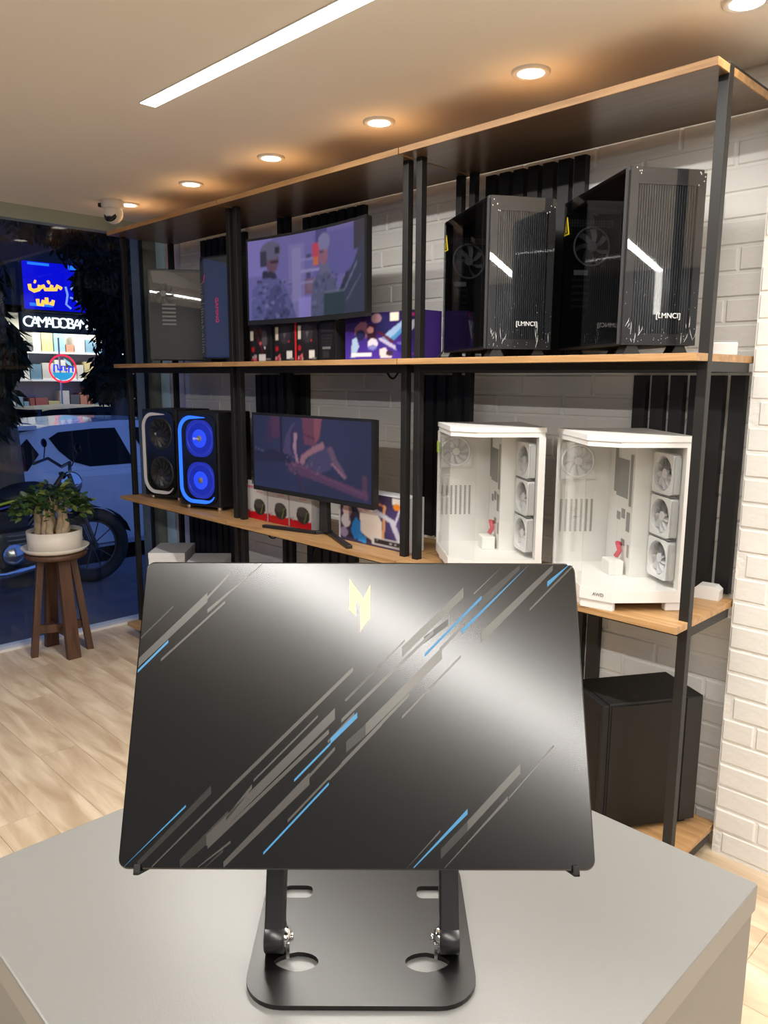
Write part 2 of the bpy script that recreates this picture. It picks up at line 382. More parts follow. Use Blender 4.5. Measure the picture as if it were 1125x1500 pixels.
MB().box(-.006, 0, -.03, .03, 0, .355).build('profile', M['white'], t)
MB().box(-.0075, -.006, -.0265, .0265, .003, .352).build('diffuser', M['lamp_line'], t)
# security camera
t = thing('security_camera', 'white dome security camera hanging from the ceiling by the window', 'camera', (-3.07, -.055, CEIL), math.radians(38))
MB().lathe([(.052, 0), (.056, -.012), (.056, -.03), (.050, -.040)], 28).build('base_ring', M['white'], t)
MB().ell((0, 0, -.062), (.050, .050, .052), 24, 14).build('ball', M['white'], t)
MB().lathe([(0, .0), (.030, 0), (.032, -.006), (.034, -.012)], 24, T=TR(0, -.040, -.075) @ RX(math.radians(72))).build('lens_window', M['gloss_black'], t)
MB().lathe([(0, .002), (.012, .002), (.013, 0)], 16, T=TR(0, -.041, -.075) @ RX(math.radians(72))).build('lens', M['mid_grey'], t)
MB().box(-.075, -.050, -.01, .01, -.03, -.012).build('cable_plug', M['black'], t)
# ================================================================== SHELVING
PW, PY0, PY1 = .027, .070, .385
BEND = .40
units = [(-1.075, 0., (-1.058, -.028), 'right'), (-2.192, -1.078, (-2.180, -1.122), 'middle'), (-3.27, -2.195, (-3.268, -2.235), 'left')]
names_u = {'right': 'tall oak and black steel shelving unit next to the white brick pilaster', 'middle': 'tall oak and black steel shelving unit that holds the two monitors',
           'left': 'tall oak and black steel shelving unit next to the shop window'}
for a, b, posts, nm in units:
    t = thing('shelving_unit', names_u[nm], 'shelf', ((a+b)/2, .2, 0), 0, 'oak and steel shelving units'); cx = (a+b)/2
    T0 = TR(-cx, -.2, 0)
    for z in (ZB, ZL, ZM, ZT):
        bo = MB().box(a+.0008, b-.0008, 0, BEND, z-BT, z, T=T0, bev=.0008).build('board', M['oak'], t)
        MB().box(a+.004, b-.004, .003, BEND-.003, z-BT-.0006, z-BT-.0001, T=T0).build('shaded_underside', M['shaded_underside'], bo)  # thin sheet added under the board to carry its painted shade
        if z == ZT:
            if nm == 'right': MB().box(posts[1], posts[1]+PW, PY0+PW, PY1-PW, z+.0005, z+.006, T=T0).build('side_rail', M['frame'], t)
            continue
        r0 = PY0
        MB().box(posts[0]+PW, posts[1], r0, r0+PW, z-BT-.027, z-BT-.0008, T=T0).build('front_rail', M['frame'], t)
        MB().box(posts[0]+PW, posts[1], PY1-PW, PY1, z-BT-.027, z-BT-.0008, T=T0).build('rear_rail', M['frame'], t)
        for xx in posts: MB().box(xx, xx+PW, PY0+PW, PY1-PW, z-BT-.027, z-BT-.0008, T=T0).build('side_rail', M['frame'], t)
    for xx in posts:
        for yy in ((PY0, PY1-PW) if xx < -.1 else (PY0,)):
            MB().box(xx, xx+PW+(.0012 if xx > -.1 else 0), yy, yy+PW, 0, ZT-BT-.0008 if xx < -.1 else ZT+.006, T=T0, bev=.0015).build('post', M['frame'], t)
# black slat panels on the wall between the levels
SP, SW = .063, .044
slats = [(-1.035, -.61, ZM+.004, 2.245, 'black slat panel behind the upper left tall computer case'), (-2.125, -1.71, ZM+.004, 2.245, 'black slat panel behind the curved monitor'),
         (-3.03, -2.62, ZM+.004, 2.245, 'black slat panel behind the film wrapped cases'), (-1.385, -1.062, ZL+.004, 1.515, 'black slat panel behind the middle posts above the printed box'),
         (-2.535, -2.14, ZL+.004, 1.515, 'black slat panel behind the left edge of the flat monitor'), (-.392, -.02, ZL+.004, 1.515, 'black slat panel behind the right white computer case'),
         (-1.02, -.485, ZB+.004, .80, 'black slat panel below the white computer cases'), (-2.12, -1.76, ZB+.004, .80, 'black slat panel below the flat monitor'),
         (-3.26, -2.80, ZB+.004, .80, 'black slat panel behind the white cartons')]
for a, b, z0, z1, lb in slats:
    t = thing('slat_panel', lb, 'wall panel', (a, WALL_Y-.001, z0), 0, 'black slat panels on the back wall')
    n = int(round((b-a+SP-SW)/SP)); me = MB().box(0, SW, -.028, 0, 0, z1-z0).mesh('slat', M['slat'])
    for i in range(n): link_copy(me, 'slat', t, (i*SP, 0, 0))
# ================================================================== COUNTER, LAPTOP STAND, LAPTOP
M['laminate'] = mat('grey_laminate', (.188, .186, .178), .33, bump=(400, .02))
M['laminate_side'] = mat('grey_laminate_side', (.175, .170, .160), .45)
TX0, TX1, TY0, TY1 = -.022, .612, -1.781, -1.142
t = thing('display_counter', 'grey laminate display counter under the laptop stand', 'counter', ((TX0+TX1)/2, (TY0+TY1)/2, 0))
hx, hy = (TX1-TX0)/2, (TY1-TY0)/2
MB().box(-hx, hx, -hy, hy, TAB_Z-.034, TAB_Z, bev=.0022).build('countertop', M['laminate'], t)
MB().box(-hx+.003, hx-.003, -hy+.003, hy-.003, 0.0, TAB_Z-.0355).build('cabinet', M['laminate_side'], t)
# stand ------------------------------------------------------------
ER = Vector((.7031, .7111, 0)); EB = Vector((-.7111, .7031, 0))
SO = ER*-.8185+EB*-1.416                         # front middle of the base plate on the counter
srz = math.atan2(ER.y, ER.x)
M['anodised'] = mat('dark_anodised_aluminium', (.045, .0445, .0435), .30, .95)
M['anodised_arm'] = mat('grey_anodised_arm', (.07, .07, .072), .33, .8)
t = thing('laptop_stand', 'dark aluminium folding laptop stand on the counter', 'laptop stand', (SO.x, SO.y, TAB_Z), srz)
def tear(sx):
    pts = []
    for i in range(25):
        a = 2*math.pi*i/24; x = .021*math.cos(a); y = .0125*math.sin(a)
        if x*sx > 0: y *= 1.-.35*(abs(x)/.021)
        pts.append((sx*.062+x, .052+y))
    return pts[:-1]
plate('base_plate', [rrect(-.106, .106, 0, .215, .036, 8), tear(-1), tear(1), rrect(-.086, -.056, .143, .163, .006, 3), rrect(.056, .086, .143, .163, .006, 3)],
      .0045, M['anodised'], t, TR(0, 0, .0030))
for sx in (-1, 1):
    ax = sx*.0835
    # lower knuckle, arm, screw, wire foot
    MB().lathe([(.0135, -.0095), (.0145, -.0085), (.0145, .0085), (.0135, .0095)], 24, T=TR(ax, .066, .0205) @ RY(math.pi/2)).build('knuckle', M['anodised_arm'], t)
    MB().tube([(ax, .066, .0205), (ax, .088, .075), (ax, .105, .13), (ax, .112, .195)], [.001]*4, 4)
    arm = MB()
    for (y0, z0), (y1, z1) in (((.064, .022), (.094, .095)), ((.094, .095), (.114, .21)), ((.114, .21), (.119, .34))):
        d = Vector((0, y1-y0, z1-z0)); L_ = d.length; an = math.atan2(d.z, d.y)
        arm.box(-.0095, .0095, -.004, L_+.004, -.0085, .0085, T=TR(ax, y0, z0) @ RX(an), bev=.002)
    arm.build('arm', M['anodised_arm'], t)
    sc = MB().lathe([(.0095, 0), (.0095, .003), (.006, .005)], 20, T=TR(ax-sx*.0095, .066, .0205) @ RY(-sx*math.pi/2)).build('hinge_screw', M['chrome'], t)
    MB().lathe([(0, .005), (.004, .005), (.004, .008), (0, .008)], 12, T=TR(ax-sx*.0095, .066, .0205) @ RY(-sx*math.pi/2)).build('nut', M['chrome'], sc)
    MB().box(-.0015, .0015, -.002, .001, -.014, .002, T=TR(ax-sx*.013, .058, .019)).build('lever', M['steel'], t)
LU, LV = Vector((.70334, .71085, .00198)), Vector((-.31895, .31435, .89412)); LV = (LV-LU*LV.dot(LU)).normalized(); LN = LU.cross(LV)
LO = Vector((.4481, -1.59685, 1.1051))            # middle of the laptop's lower edge, on the lid's outer face
LM = Matrix(((LU.x, LV.x, LN.x, LO.x), (LU.y, LV.y, LN.y, LO.y), (LU.z, LV.z, LN.z, LO.z), (0, 0, 0, 1)))
SM = (TR(SO.x, SO.y, TAB_Z) @ RZ(srz)).inverted() @ LM    # laptop frame seen from the stand
tray = MB().prism(rrect(-.12, .12, .012, .226, .012, 4), -.0300, -.0262, T=SM).build('tray', M['anodised'], t)
for sx in (-1, 1):
    x0, x1 = sorted((sx*.10, sx*.1815))
    MB().prism(rrect(x0, x1, .004, .030, .004, 3), -.0300, -.0262, T=SM).build('support_bar', M['anodised'], tray)
    hk = MB(); hk.box(sx*.1785-.0026, sx*.1785+.0026, -.0040, -.0012, -.030, .0035, T=SM, bev=.0008); hk.box(sx*.1785-.0026, sx*.1785+.0026, -.0040, .0042, .0008, .0035, T=SM, bev=.0008)
    hk.build('hook', M['rubber'], tray)
    MB().lathe([(.012, -.011), (.013, -.01), (.013, .01), (.012, .011)], 20, T=TR(sx*.0835, .1195, .343) @ RY(math.pi/2)).build('upper_knuckle', M['anodised_arm'], t)
# laptop -----------------------------------------------------------
M['lid'] = mat('satin_black_lid', (.0045, .0043, .0045), .20, .0, .72)
M['lid_grey'] = mat('lid_print_grey', (.075, .071, .065), .30, .3, .7)
M['lid_dim'] = mat('lid_print_dark_grey', (.026, .025, .023), .30, .2, .6)
M['lid_blue'] = mat('lid_print_blue', (.035, .20, .40), .4, .0)
m = bpy.data.materials.new('iridescent_logo'); m.use_nodes = True; nt = m.node_tree
tc = nt.nodes.new('ShaderNodeTexCoord'); sx_ = nt.nodes.new('ShaderNodeSeparateXYZ'); nt.links.new(tc.outputs['Generated'], sx_.inputs[0])
rp = nt.nodes.new('ShaderNodeValToRGB'); rp.color_ramp.elements[0].color = (.80, .42, .36, 1); rp.color_ramp.elements[1].color = (.86, .62, .30, 1)
e_ = rp.color_ramp.elements.new(.45); e_.color = (.90, .70, .30, 1)
nt.links.new(sx_.outputs[1], rp.inputs[0]); nt.links.new(rp.outputs[0], nt.nodes['Principled BSDF'].inputs['Base Color']); nt.nodes['Principled BSDF'].inputs['Roughness'].default_value = .3
M['logo'] = m
lp = thing('laptop', 'closed black laptop with grey and blue diagonal stripes propped on the stand', 'laptop'); lp.matrix_world = LM
LW, LH = .39, .2567
MB().prism(rrect(-LW/2, LW/2, 0, LH, .0085, 6), -.0075, 0).build('base_body', M['matte_black'], lp).location = (0, 0, -.0165)
MB().prism(rrect(-LW/2+.004, LW/2-.004, .003, LH-.004, .008, 5), -.0165, -.0078).build('keyboard_deck', M['black'], lp)
for px in (-.15, .15): MB().box(px-.02, px+.02, .012, .02, -.0262, -.0242).build('rubber_foot', M['rubber'], lp)
ld = MB()
pr = rrect(-LW/2, LW/2, 0, LH, .0085, 6); pi = rrect(-LW/2+.0012, LW/2-.0012, .0012, LH-.0012, .0075, 6); n = len(pr)
ld.add([(a, b, -.0075) for a, b in pr]+[(a, b, -.0009) for a, b in pr]+[(a, b, 0) for a, b in pi],
       [tuple(range(n))[::-1], tuple(range(2*n, 3*n))]+[(k*n+i, k*n+(i+1) % n, (k+1)*n+(i+1) % n, (k+1)*n+i) for k in (0, 1) for i in range(n)])
lid = ld.build('lid', M['lid'], lp)
LMi = LM.inverted()
def lidpt(x, y):
    d = Vector(ray(x, y)); o = Vector(CAM); k = (LO-o).dot(LN)/d.dot(LN); p = LMi @ (o+d*k)
    return (max(-LW/2+.0015, min(LW/2-.0015, p.x)), max(.0015, min(LH-.0015, p.y)))
S1 = lambda p: (160+p[0]/2.8125, 810+p[1]/2.8125)
S2 = lambda p: (500+p[0]/2.8125, 810+p[1]/2.8125)
STR = [(1, 125, 350, 265, 220, 6, 'd'), (1, 118, 452, 405, 183, 28, 'g'), (1, 400, 190, 505, 78, 9, 'g'), (1, 108, 488, 244, 364, 9, 'b'), (1, 213, 442, 478, 202, 8, 'g'),
 (1, 405, 240, 630, 40, 12, 'g'), (1, 500, 970, 1005, 478, 14, 'g'), (1, 595, 938, 860, 672, 7, 'g'), (1, 400, 1185, 930, 662, 34, 'g'), (1, 290, 1296, 490, 1092, 46, 'd'),
 (1, 405, 1210, 905, 735, 14, 'g'), (1, 762, 938, 912, 785, 8, 'b'), (1, 912, 775, 1022, 668, 17, 'b'), (1, 900, 780, 1010, 662, 9, 'g'), (1, 470, 1298, 825, 930, 36, 'g'), (1, 815, 930, 930, 805, 11, 'g'),
 (1, 635, 1238, 905, 950, 8, 'b'), (1, 735, 1105, 925, 905, 9, 'g'), (1, 905, 930, 1125, 700, 13, 'g'), (1, 58, 1300, 316, 1042, 7, 'b'), (1, 115, 1290, 420, 975, 26, 'd'),
 (1, 175, 1298, 510, 960, 11, 'g'), (1, 482, 1095, 588, 962, 13, 'g'), (1, 365, 1298, 500, 1190, 8, 'g'), (1, 395, 1300, 470, 1225, 10, 'd'), (1, 975, 608, 1125, 458, 7, 'g'),
 (2, 250, 408, 503, 163, 30, 'g'), (2, 0, 692, 380, 325, 12, 'g'), (2, 340, 360, 440, 285, 20, 'd'), (2, 343, 422, 578, 183, 10, 'b'), (2, 495, 325, 772, 40, 14, 'b'), (2, 565, 215, 735, 45, 34, 'd'), (2, 545, 170, 670, 42, 6, 'g'),
 (2, 575, 350, 870, 48, 36, 'g'), (2, 848, 130, 935, 42, 16, 'b'), (2, 775, 235, 952, 55, 7, 'g'), (2, 100, 728, 415, 412, 36, 'g'), (2, 405, 400, 505, 295, 13, 'g'), (2, 250, 678, 492, 426, 8, 'g'),
 (2, 15, 608, 262, 360, 6, 'g'), (2, 0, 872, 280, 582, 12, 'g'), (2, 20, 800, 110, 720, 34, 'd'), (2, 520, 1125, 737, 888, 30, 'g'), (2, 410, 1240, 530, 1115, 30, 'd'), (2, 690, 1010, 875, 795, 6, 'g'), (2, 425, 1305, 685, 1012, 13, 'g'),
 (2, 298, 1305, 520, 1065, 16, 'b'), (2, 270, 1303, 408, 1145, 7, 'g')]
for i, (z, x1, y1, x2, y2, wd, c) in enumerate(STR):
    S = S1 if z == 1 else S2
    h = wd*1.38                                   # stripes end in upright cuts
    q = [lidpt(*S((x1, y1-h*.5))), lidpt(*S((x1, y1+h*.5))), lidpt(*S((x2, y2+h*.5))), lidpt(*S((x2, y2-h*.5)))]
    zo = .00012+.00001*(i % 7)+{'d': 0, 'g': .0001, 'b': .0002}[c]
    MB().add([(a, b, zo) for a, b in q], [(0, 1, 2, 3)]).build('stripe', M[{'g': 'lid_grey', 'd': 'lid_dim', 'b': 'lid_blue'}[c]], lid)
NL = [(990, 107), (1048, 188), (1075, 132), (1075, 268), (1034, 325), (1033, 218), (1018, 192), (1016, 258), (988, 235)]
lg = [lidpt(*S1(p)) for p in NL]
me = bpy.data.meshes.new('logo'); bm = bmesh.new(); vs_ = [bm.verts.new((a, b, .0005)) for a, b in lg]; fc = bm.faces.new(vs_); bmesh.ops.triangulate(bm, faces=[fc])
bm.to_mesh(me); bm.free(); me.materials.append(M['logo'])
lo = bpy.data.objects.new('logo', me); COL.objects.link(lo); lo.parent = lid; tag(lo, 'angular golden letter N emblem')
# ================================================================== SHELF GOODS
def fan_mb(R, nb=9, thick=.02):                   # local: axis +y toward viewer at -y, centred at origin
    mb = MB()
    mb.lathe([(0, -thick*.4), (R*.26, -thick*.4), (R*.28, 0), (R*.28, thick*.3)], 20, T=RX(math.pi/2) @ Matrix.Identity(4))
    for k in range(nb):
        a = 2*math.pi*k/nb; pts = []
        for j in range(5):
            r = R*(.27+.70*j/4); s = a+.5*j/4; d = .62/ (1+j*.28)
            pts.append(((r*math.cos(s), -.006, r*math.sin(s)), (r*math.cos(s+d), .008, r*math.sin(s+d))))
        vs = [p for pr_ in pts for p in pr_]; mb.add(vs, [(2*j, 2*j+1, 2*j+3, 2*j+2) for j in range(4)], 0, True)
    return mb
M['fan_white'] = mat('white_fan', (.74, .74, .75), .45)
M['fan_dark'] = mat('dark_fan', (.05, .052, .055), .4)
M['fan_grey'] = mat('translucent_fan', (.30, .31, .32), .4)
M['tray_hole'] = mat('tray_opening', (.30, .295, .285), .7)
M['ribbon'] = mat('red_ribbon', (.55, .06, .10), .5)
def white_case(loc, rz, c, label, h=.509, D=.335, dev='plain'):
    t = thing('computer_case', label, 'computer case', loc, rz, 'white computer cases on the lower shelf')
    cx, cy = .078, .065; ins = .004
    foot = [(-cx, cy), (0, 0), (c, 0), (c, D), (-cx, D)]
    zb, zg0, zg1 = .026, .062, h-.032
    MB().prism(foot, zb, zg0).build('base_tray', M['white_metal'], t)
    lidm = MB().prism(foot, h-.016, h); lidm.prism([(-cx+.003, cy+.001), (.001, .003), (c-.003, .003), (c-.003, D-.003), (-cx+.003, D-.003)], zg1, h-.0165)
    lidm.build('top_panel', M['white_metal'], t)
    MB().box(c-.024, c-.001, .0005, .03, zg0, zg1).build('front_pillar', M['white_metal'], t)
    MB().box(c-.003, c, .03, D, zg0, zg1).build('right_panel', M['white_metal'], t)
    rp_ = MB().box(-cx+.002, c, D-.003, D, zg0, zg1).build('rear_panel', M['white_metal'], t)
    MB().box(-cx, -cx+.012, D-.014, D, zg0, zg1).build('rear_pillar', M['white_metal'], t)
    # inner motherboard tray and the column next to it
    tx = c-.112
    tr_ = MB().box(tx, tx+.003, .160, D-.004, zg0, zg1).build('motherboard_tray', M['white_metal'], t)
    hm = MB()
    for y0, y1, z0, z1 in ((.20, .30, .30, .42), (.168, .188, .28, .44), (.30, .325, .31, .45), (.215, .245, .235, .265), (.172, .20, .20, .26), (.255, .285, .225, .25), (.205, .235, .15, .17), (.166, .182, .12, .16)):
        hm.box(tx-.0012, tx-.0002, y0, y1, z0, z1)
    hm.build('cable_opening', M['tray_hole'], tr_)
    MB().box(tx, c-.004, .154, .159, zg0, zg1).build('cable_cover', M['white'], t)
    MB().tube([(tx-.004, .235, .150), (tx-.016, .222, .158), (tx-.012, .212, .135), (tx-.02, .22, .115)], .0085, 6).build('cable_ribbon', M['ribbon'], t)
    MB().box(tx-.055, tx-.008, .18, .25, zg0, zg0+.045, bev=.002).build('accessory_box', M['white'], t)
    # three intake fans in a column behind the front
    for k in range(3):
        z0 = zg0+.018+k*.127
        fr = MB(); S_ = .120; xf = c-.082
        frame_t = TR(c-.042, .090, z0+S_/2) @ RZ(math.radians(-84))
        R_ = .052
        ring = []
        for i in range(33):
            a = 2*math.pi*i/32; ring.append((math.cos(a), math.sin(a)))
        sq = lambda a, b: (max(-1, min(1, a*1.35)), max(-1, min(1, b*1.35)))
        for i in range(32):
            a0, b0 = ring[i]; a1, b1 = ring[i+1]
            s0, s1 = sq(a0, b0), sq(a1, b1)
            V = [(R_*a0, -.0125, R_*b0), (R_*a1, -.0125, R_*b1), (.058*s1[0], -.0125, .060*s1[1]), (.058*s0[0], -.0125, .060*s0[1]),
                 (R_*a0, .0125, R_*b0), (R_*a1, .0125, R_*b1), (.058*s1[0], .0125, .060*s1[1]), (.058*s0[0], .0125, .060*s0[1])]
            fr.add(V, [(0, 1, 2, 3), (7, 6, 5, 4), (0, 4, 5, 1), (3, 2, 6, 7)], 0, False, frame_t)
        fo = fr.build('fan', M['fan_white'], t)
        b_ = fan_mb(.050); me_ = b_.mesh('fan_blades', M['mid_fan'] if 'mid_fan' in M else M['fan_white']); me_.transform(frame_t)
        bo_ = bpy.data.objects.new('fan_blades', me_); COL.objects.link(bo_); bo_.parent = fo
        MB().box(c-.046, c-.026, .0245, .0285, z0+.006, z0+S_-.006, bev=.0015).build('fan_edge_strip', M['light_grey'], fo)
        if k: MB().box(-.055, .058, -.014, .0, -.064, -.0605, T=frame_t).build('fan_joint', M['mid_grey'], fo)
    # rear fan and expansion slots on the rear panel
    fT = TR(-.012, D-.018, zg1-.075)
    MB().torus(.052, .004, 32, 6, T=fT @ RX(math.pi/2)).box(-.06, .06, .004, .012, -.06, .06, T=fT).build('rear_fan', M['fan_white'], rp_)
    me_ = fan_mb(.048).mesh('rear_fan_blades', M['mid_fan']); me_.transform(fT); bo_ = bpy.data.objects.new('rear_fan_blades', me_); COL.objects.link(bo_); bo_.parent = rp_
    sl = MB()
    for k in range(7):
        for r in range(22): sl.box(-.062+k*.0172, -.062+k*.0172+.0075, D-.0042, D-.0032, .165+r*.005, .168+r*.005)
    tag(sl.build('slot_grille', M['tray_hole'], rp_), kind='stuff')
    # glass: side, chamfer, front
    g = .0035
    MB().box(-cx, -cx+g, cy+.002, D-.012, zg0+.001, zg1-.001).build('side_glass', M['case_glass'], t)
    L_ = math.hypot(cx, cy)
    MB().box(.001, L_-.001, 0, g, zg0+.001, zg1-.001, T=TR(-cx, cy, 0) @ RZ(-math.atan2(cy, cx))).build('corner_glass', M['case_glass'], t)
    MB().box(.001, c-.024, 0, g, zg0+.001, zg1-.001).build('front_glass', M['case_glass'], t)
    for fx, fy, w_, d_ in ((c-.055, .004, .05, .03), (-cx+.004, cy+.01, .03, .06), (-cx+.01, D-.05, .05, .045), (c-.055, D-.05, .05, .045)):
        MB().box(fx, fx+w_, fy, fy+d_, 0, zb-.0005, bev=.003).build('foot', M['white'], t)
    MB().prism([(-cx+.004, cy+.002), (.002, .003), (.012, .014), (-cx+.012, cy+.016)], 0, zb-.0005).build('foot', M['white'], t)
    lettering('brand_mark', 'AWD', .014, M['mid_grey'], t, TR(-cx*.5, cy*.5, .044) @ RZ(-math.atan2(cy, cx)) @ TR(.006, -.0008, 0) @ RX(math.pi/2))
    return t
M['mid_fan'] = mat('pale_translucent_fan', (.62, .62, .64), .35)
white_case((-.197, .006, ZL+.0005), math.radians(48), .213, 'white glass fronted computer case at the right end of the lower shelf', D=.378)
wl_ = white_case((-.708, .002, ZL+.0005), math.radians(50), .232, 'white glass fronted computer case beside the middle posts')
MB().box(-.0002, .004, 0, .022, .40, .44, T=TR(-.0825, .30, 0)).build('green_sticker', mat('green_sticker', (.32, .42, .05), .5), wl_)
# black tall cases --------------------------------------------------
def black_case(loc, rz, label, group, w=.215, d=.44, h=.485, film=True, logo='[LMNCI]', detail=True):
    t = thing('computer_case', label, 'computer case', loc, rz, group)
    # local: front face along +x at y = 0 (facing -y), left glass side at x = 0
    zb = .024
    MB().box(.004, w, .004, d, zb, zb+.012).build('bottom_panel', M['black'], t)
    MB().box(0, w, .0, d, h-.012, h, bev=.002).build('top_panel', M['black'], t)
    MB().box(w-.003, w, .01, d, zb+.012, h-.012).build('right_panel', M['matte_black'], t)
    rp_ = MB().box(.003, w-.003, d-.004, d, zb+.012, h-.012).build('rear_panel', M['matte_black'], t)
    fr = MB(); fr.box(0, .022, -.012, .012, zb, h-.0125); fr.box(w-.022, w, -.012, .012, zb, h-.0125); fr.box(.022, w-.022, -.012, .012, zb, zb+.03); fr.box(.022, w-.022, -.012, .012, h-.045, h-.0125)
    fr.build('front_frame', M['black'], t)
    ms = MB(); 
    for k in range(24): ms.box(.023+k*(w-.046)/24, .023+(k+.62)*(w-.046)/24, -.006, .004, zb+.03, h-.045)
    ms.box(.022, w-.022, .004, .006, zb+.03, h-.045)
    ms.build('front_mesh', M['mesh_dark'], t)
    MB().box(-.0025, .0, .0, .014, zb+.002, h-.002).build('front_edge_trim', M['dark_grey'], t)
    MB().box(-.0035, -.0002, .016, d-.002, zb+.006, h-.004).build('side_glass', M['dark_glass'], t)
    if film: MB().box(.001, w-.001, -.0145, -.0135, zb+.002, h-.003).build('clear_film', M['film'], t)
    MB().box(w-.030, w-.012, .09, d-.01, zb+.012, h-.012).build('motherboard_tray', M['black'], t)
    if detail:
        me_ = fan_mb(.056, 7).mesh('rear_fan', M['fan_grey']); me_.transform(TR(.085, d-.022, h-.135)); o = bpy.data.objects.new('rear_fan', me_); COL.objects.link(o); o.parent = rp_
        MB().torus(.059, .0035, 28, 6, T=TR(.085, d-.022, h-.135) @ RX(math.pi/2)).build('fan_ring', M['fan_grey'], rp_)
        dots = MB()
        for r in range(3):
            for k in range(16): dots.box(.02+k*.009, .0255+k*.009, d-.0062, d-.0052, h-.072+r*.008, h-.0665+r*.008)
        tag(dots.build('vent_holes', M['mid_grey'], rp_), kind='stuff')
        for k in range(5): MB().box(.03, .09, d-.0065, d-.0052, h-.24-k*.021, h-.232-k*.021).build('slot_cover', M['dark_grey'], rp_)
        MB().box(.035, .082, d-.0075, d-.0052, h-.222, h-.206).build('slot_label', M['light_grey'], rp_)
    for fx in (.012, w-.062):
        for fy in (.0, d-.06): MB().prism([(fx, 0), (fx+.05, 0), (fx+.038, zb-.0005), (fx+.012, zb-.0005)], fy, fy+.05, axis='y').build('foot', M['black'], t)
    tri = MB(); tri.prism([(d-.050, h-.105), (d-.012, h-.105), (d-.031, h-.050)], -.0052, -.0038, axis='x'); 
    tr_ = tri.build('warning_sticker', M['yellow'], t)
    MB().prism([(d-.044, h-.101), (d-.018, h-.101), (d-.031, h-.063)], -.0056, -.0053, axis='x').build('sticker_centre', M['black'], tr_)
    MB().prism([(d-.034, h-.097), (d-.027, h-.097), (d-.0325, h-.077), (d-.0285, h-.077)], -.0060, -.0057, axis='x').build('sticker_symbol', M['yellow'], tr_)
    if logo: lettering('brand_mark', logo, .020, M['film_line'], t, TR(w*.60, -.0152, zb+.078) @ RX(math.pi/2))
    if film:                                      # creases where the film is folded at the corners
        R = random.Random(len(label)*13); cr = MB()
        for _ in range(14):
            x = R.choice((R.uniform(.004, .05), R.uniform(w-.06, w-.004))); z = zb+R.uniform(.004, .05); a = R.uniform(.6, 2.4); l_ = R.uniform(.01, .045)
            cr.tube([(x, -.0150, z), (x+math.cos(a)*l_*.35, -.0156, z+math.sin(a)*l_*.6), (x+math.cos(a)*l_*.45, -.0150, z+math.sin(a)*l_)], [.0003, .0007, .0002], 4)
        for _ in range(10):
            x = R.choice((R.uniform(.004, .03), R.uniform(w-.03, w-.004))); z = h-R.uniform(.006, .05); cr.ell((x, -.0148, z), (.0016, .0006, .0022), 6, 4)
        for _ in range(40):
            x = R.uniform(.004, w-.004); z = zb+abs(R.gauss(0, .09))+.003; cr.ell((x, -.0148, min(z, h-.02)), (.0009, .0005, .001), 5, 3)
        tag(cr.build('film_creases', M['film_line'], t), kind='stuff')
    return t
M['mesh_dark'] = mat('dark_front_mesh', (.016, .017, .020), .35)
KB = math.radians(54)
black_case((-.2115, -.013, ZM+.0005), KB, 'tall black computer case with yellow warning sticker nearest the brick pilaster', 'black computer cases on the upper shelf')
black_case((-.672, -.012, ZM+.0005), math.radians(58.8), 'tall black computer case with yellow warning sticker beside the middle posts', 'black computer cases on the upper shelf')
# the two film wrapped cases in the left bay
def wrapped_case(loc, rz, label, w, d, h, red):
    t = thing('computer_case', label, 'computer case', loc, rz, 'film wrapped computer cases by the window')
    MB().box(0, w, 0, d, .02, h, bev=.003).build('body', M['black'], t)
    for fx in (.01, w-.05):
        for fy in (.01, d-.05): MB().box(fx, fx+.04, fy, fy+.04, 0, .0195).build('foot', M['black'], t)
    return t
t = wrapped_case((-2.945, .050, ZM+.0005), math.radians(57), 'black film wrapped computer case with clear side panel next to the window', .32, .15, .485, False)
MB().box(.012, .308, -.0035, -.0005, .035, .47).build('side_glass', M['film'], t)
me_ = fan_mb(.055, 9).mesh('fan', M['mid_grey']); me_.transform(TR(.08, -.009, .36)); o = bpy.data.objects.new('fan', me_); COL.objects.link(o); o.parent = t
for k in range(6): MB().box(.07, .14, -.0048, -.0036, .20+k*.02, .209+k*.02).build('slot_cover', M['mid_grey'], t)
cr = MB(); R = random.Random(5)
cr.add([(.02, -.0052, .475), (.11, -.0052, .475), (.29, -.0052, .39), (.30, -.0052, .35), (.25, -.0052, .38), (.03, -.0052, .415)], [(0, 1, 2, 3, 4, 5)])
cr.build('film_fold', M['film_grey'], t)
t = wrapped_case((-2.535, .115, ZM+.0005), math.radians(10), 'grey fronted film wrapped computer case with red lettering by the left twin posts', .205, .27, .505, True)
M['front_grey'] = mat('brushed_grey_front', (.10, .105, .107), .3, .3)
MB().prism([(.004, .03), (.2, .03), (.2, .495), (.03, .495), (.004, .47)], -.004, -.0005, axis='y').build('front_panel', M['front_grey'], t)
M['red_glow'] = mat('red_lettering', (.75, .02, .08), .4, emit=(.9, .02, .08), es=.5)
lettering('red_lettering', 'GAMING', .030, M['red_glow'], t, TR(.115, -.005, .25) @ RX(math.pi/2) @ RZ(-math.pi/2))
lettering('red_slash', '/', .05, M['red_glow'], t, TR(.03, -.005, .40) @ RX(math.pi/2))
MB().box(.002, .203, -.0062, -.0058, .024, .498).build('clear_film', M['film'], t)
cr = MB(); R = random.Random(8)
for k in range(26): z = .05+k*.013; cr.tube([(.006, -.0066, z), (.006+R.uniform(.01, .03), -.0072, z+R.uniform(-.006, .012))], [.0008, .0002], 4)
tag(cr.build('film_creases', M['film_line'], t), kind='stuff')
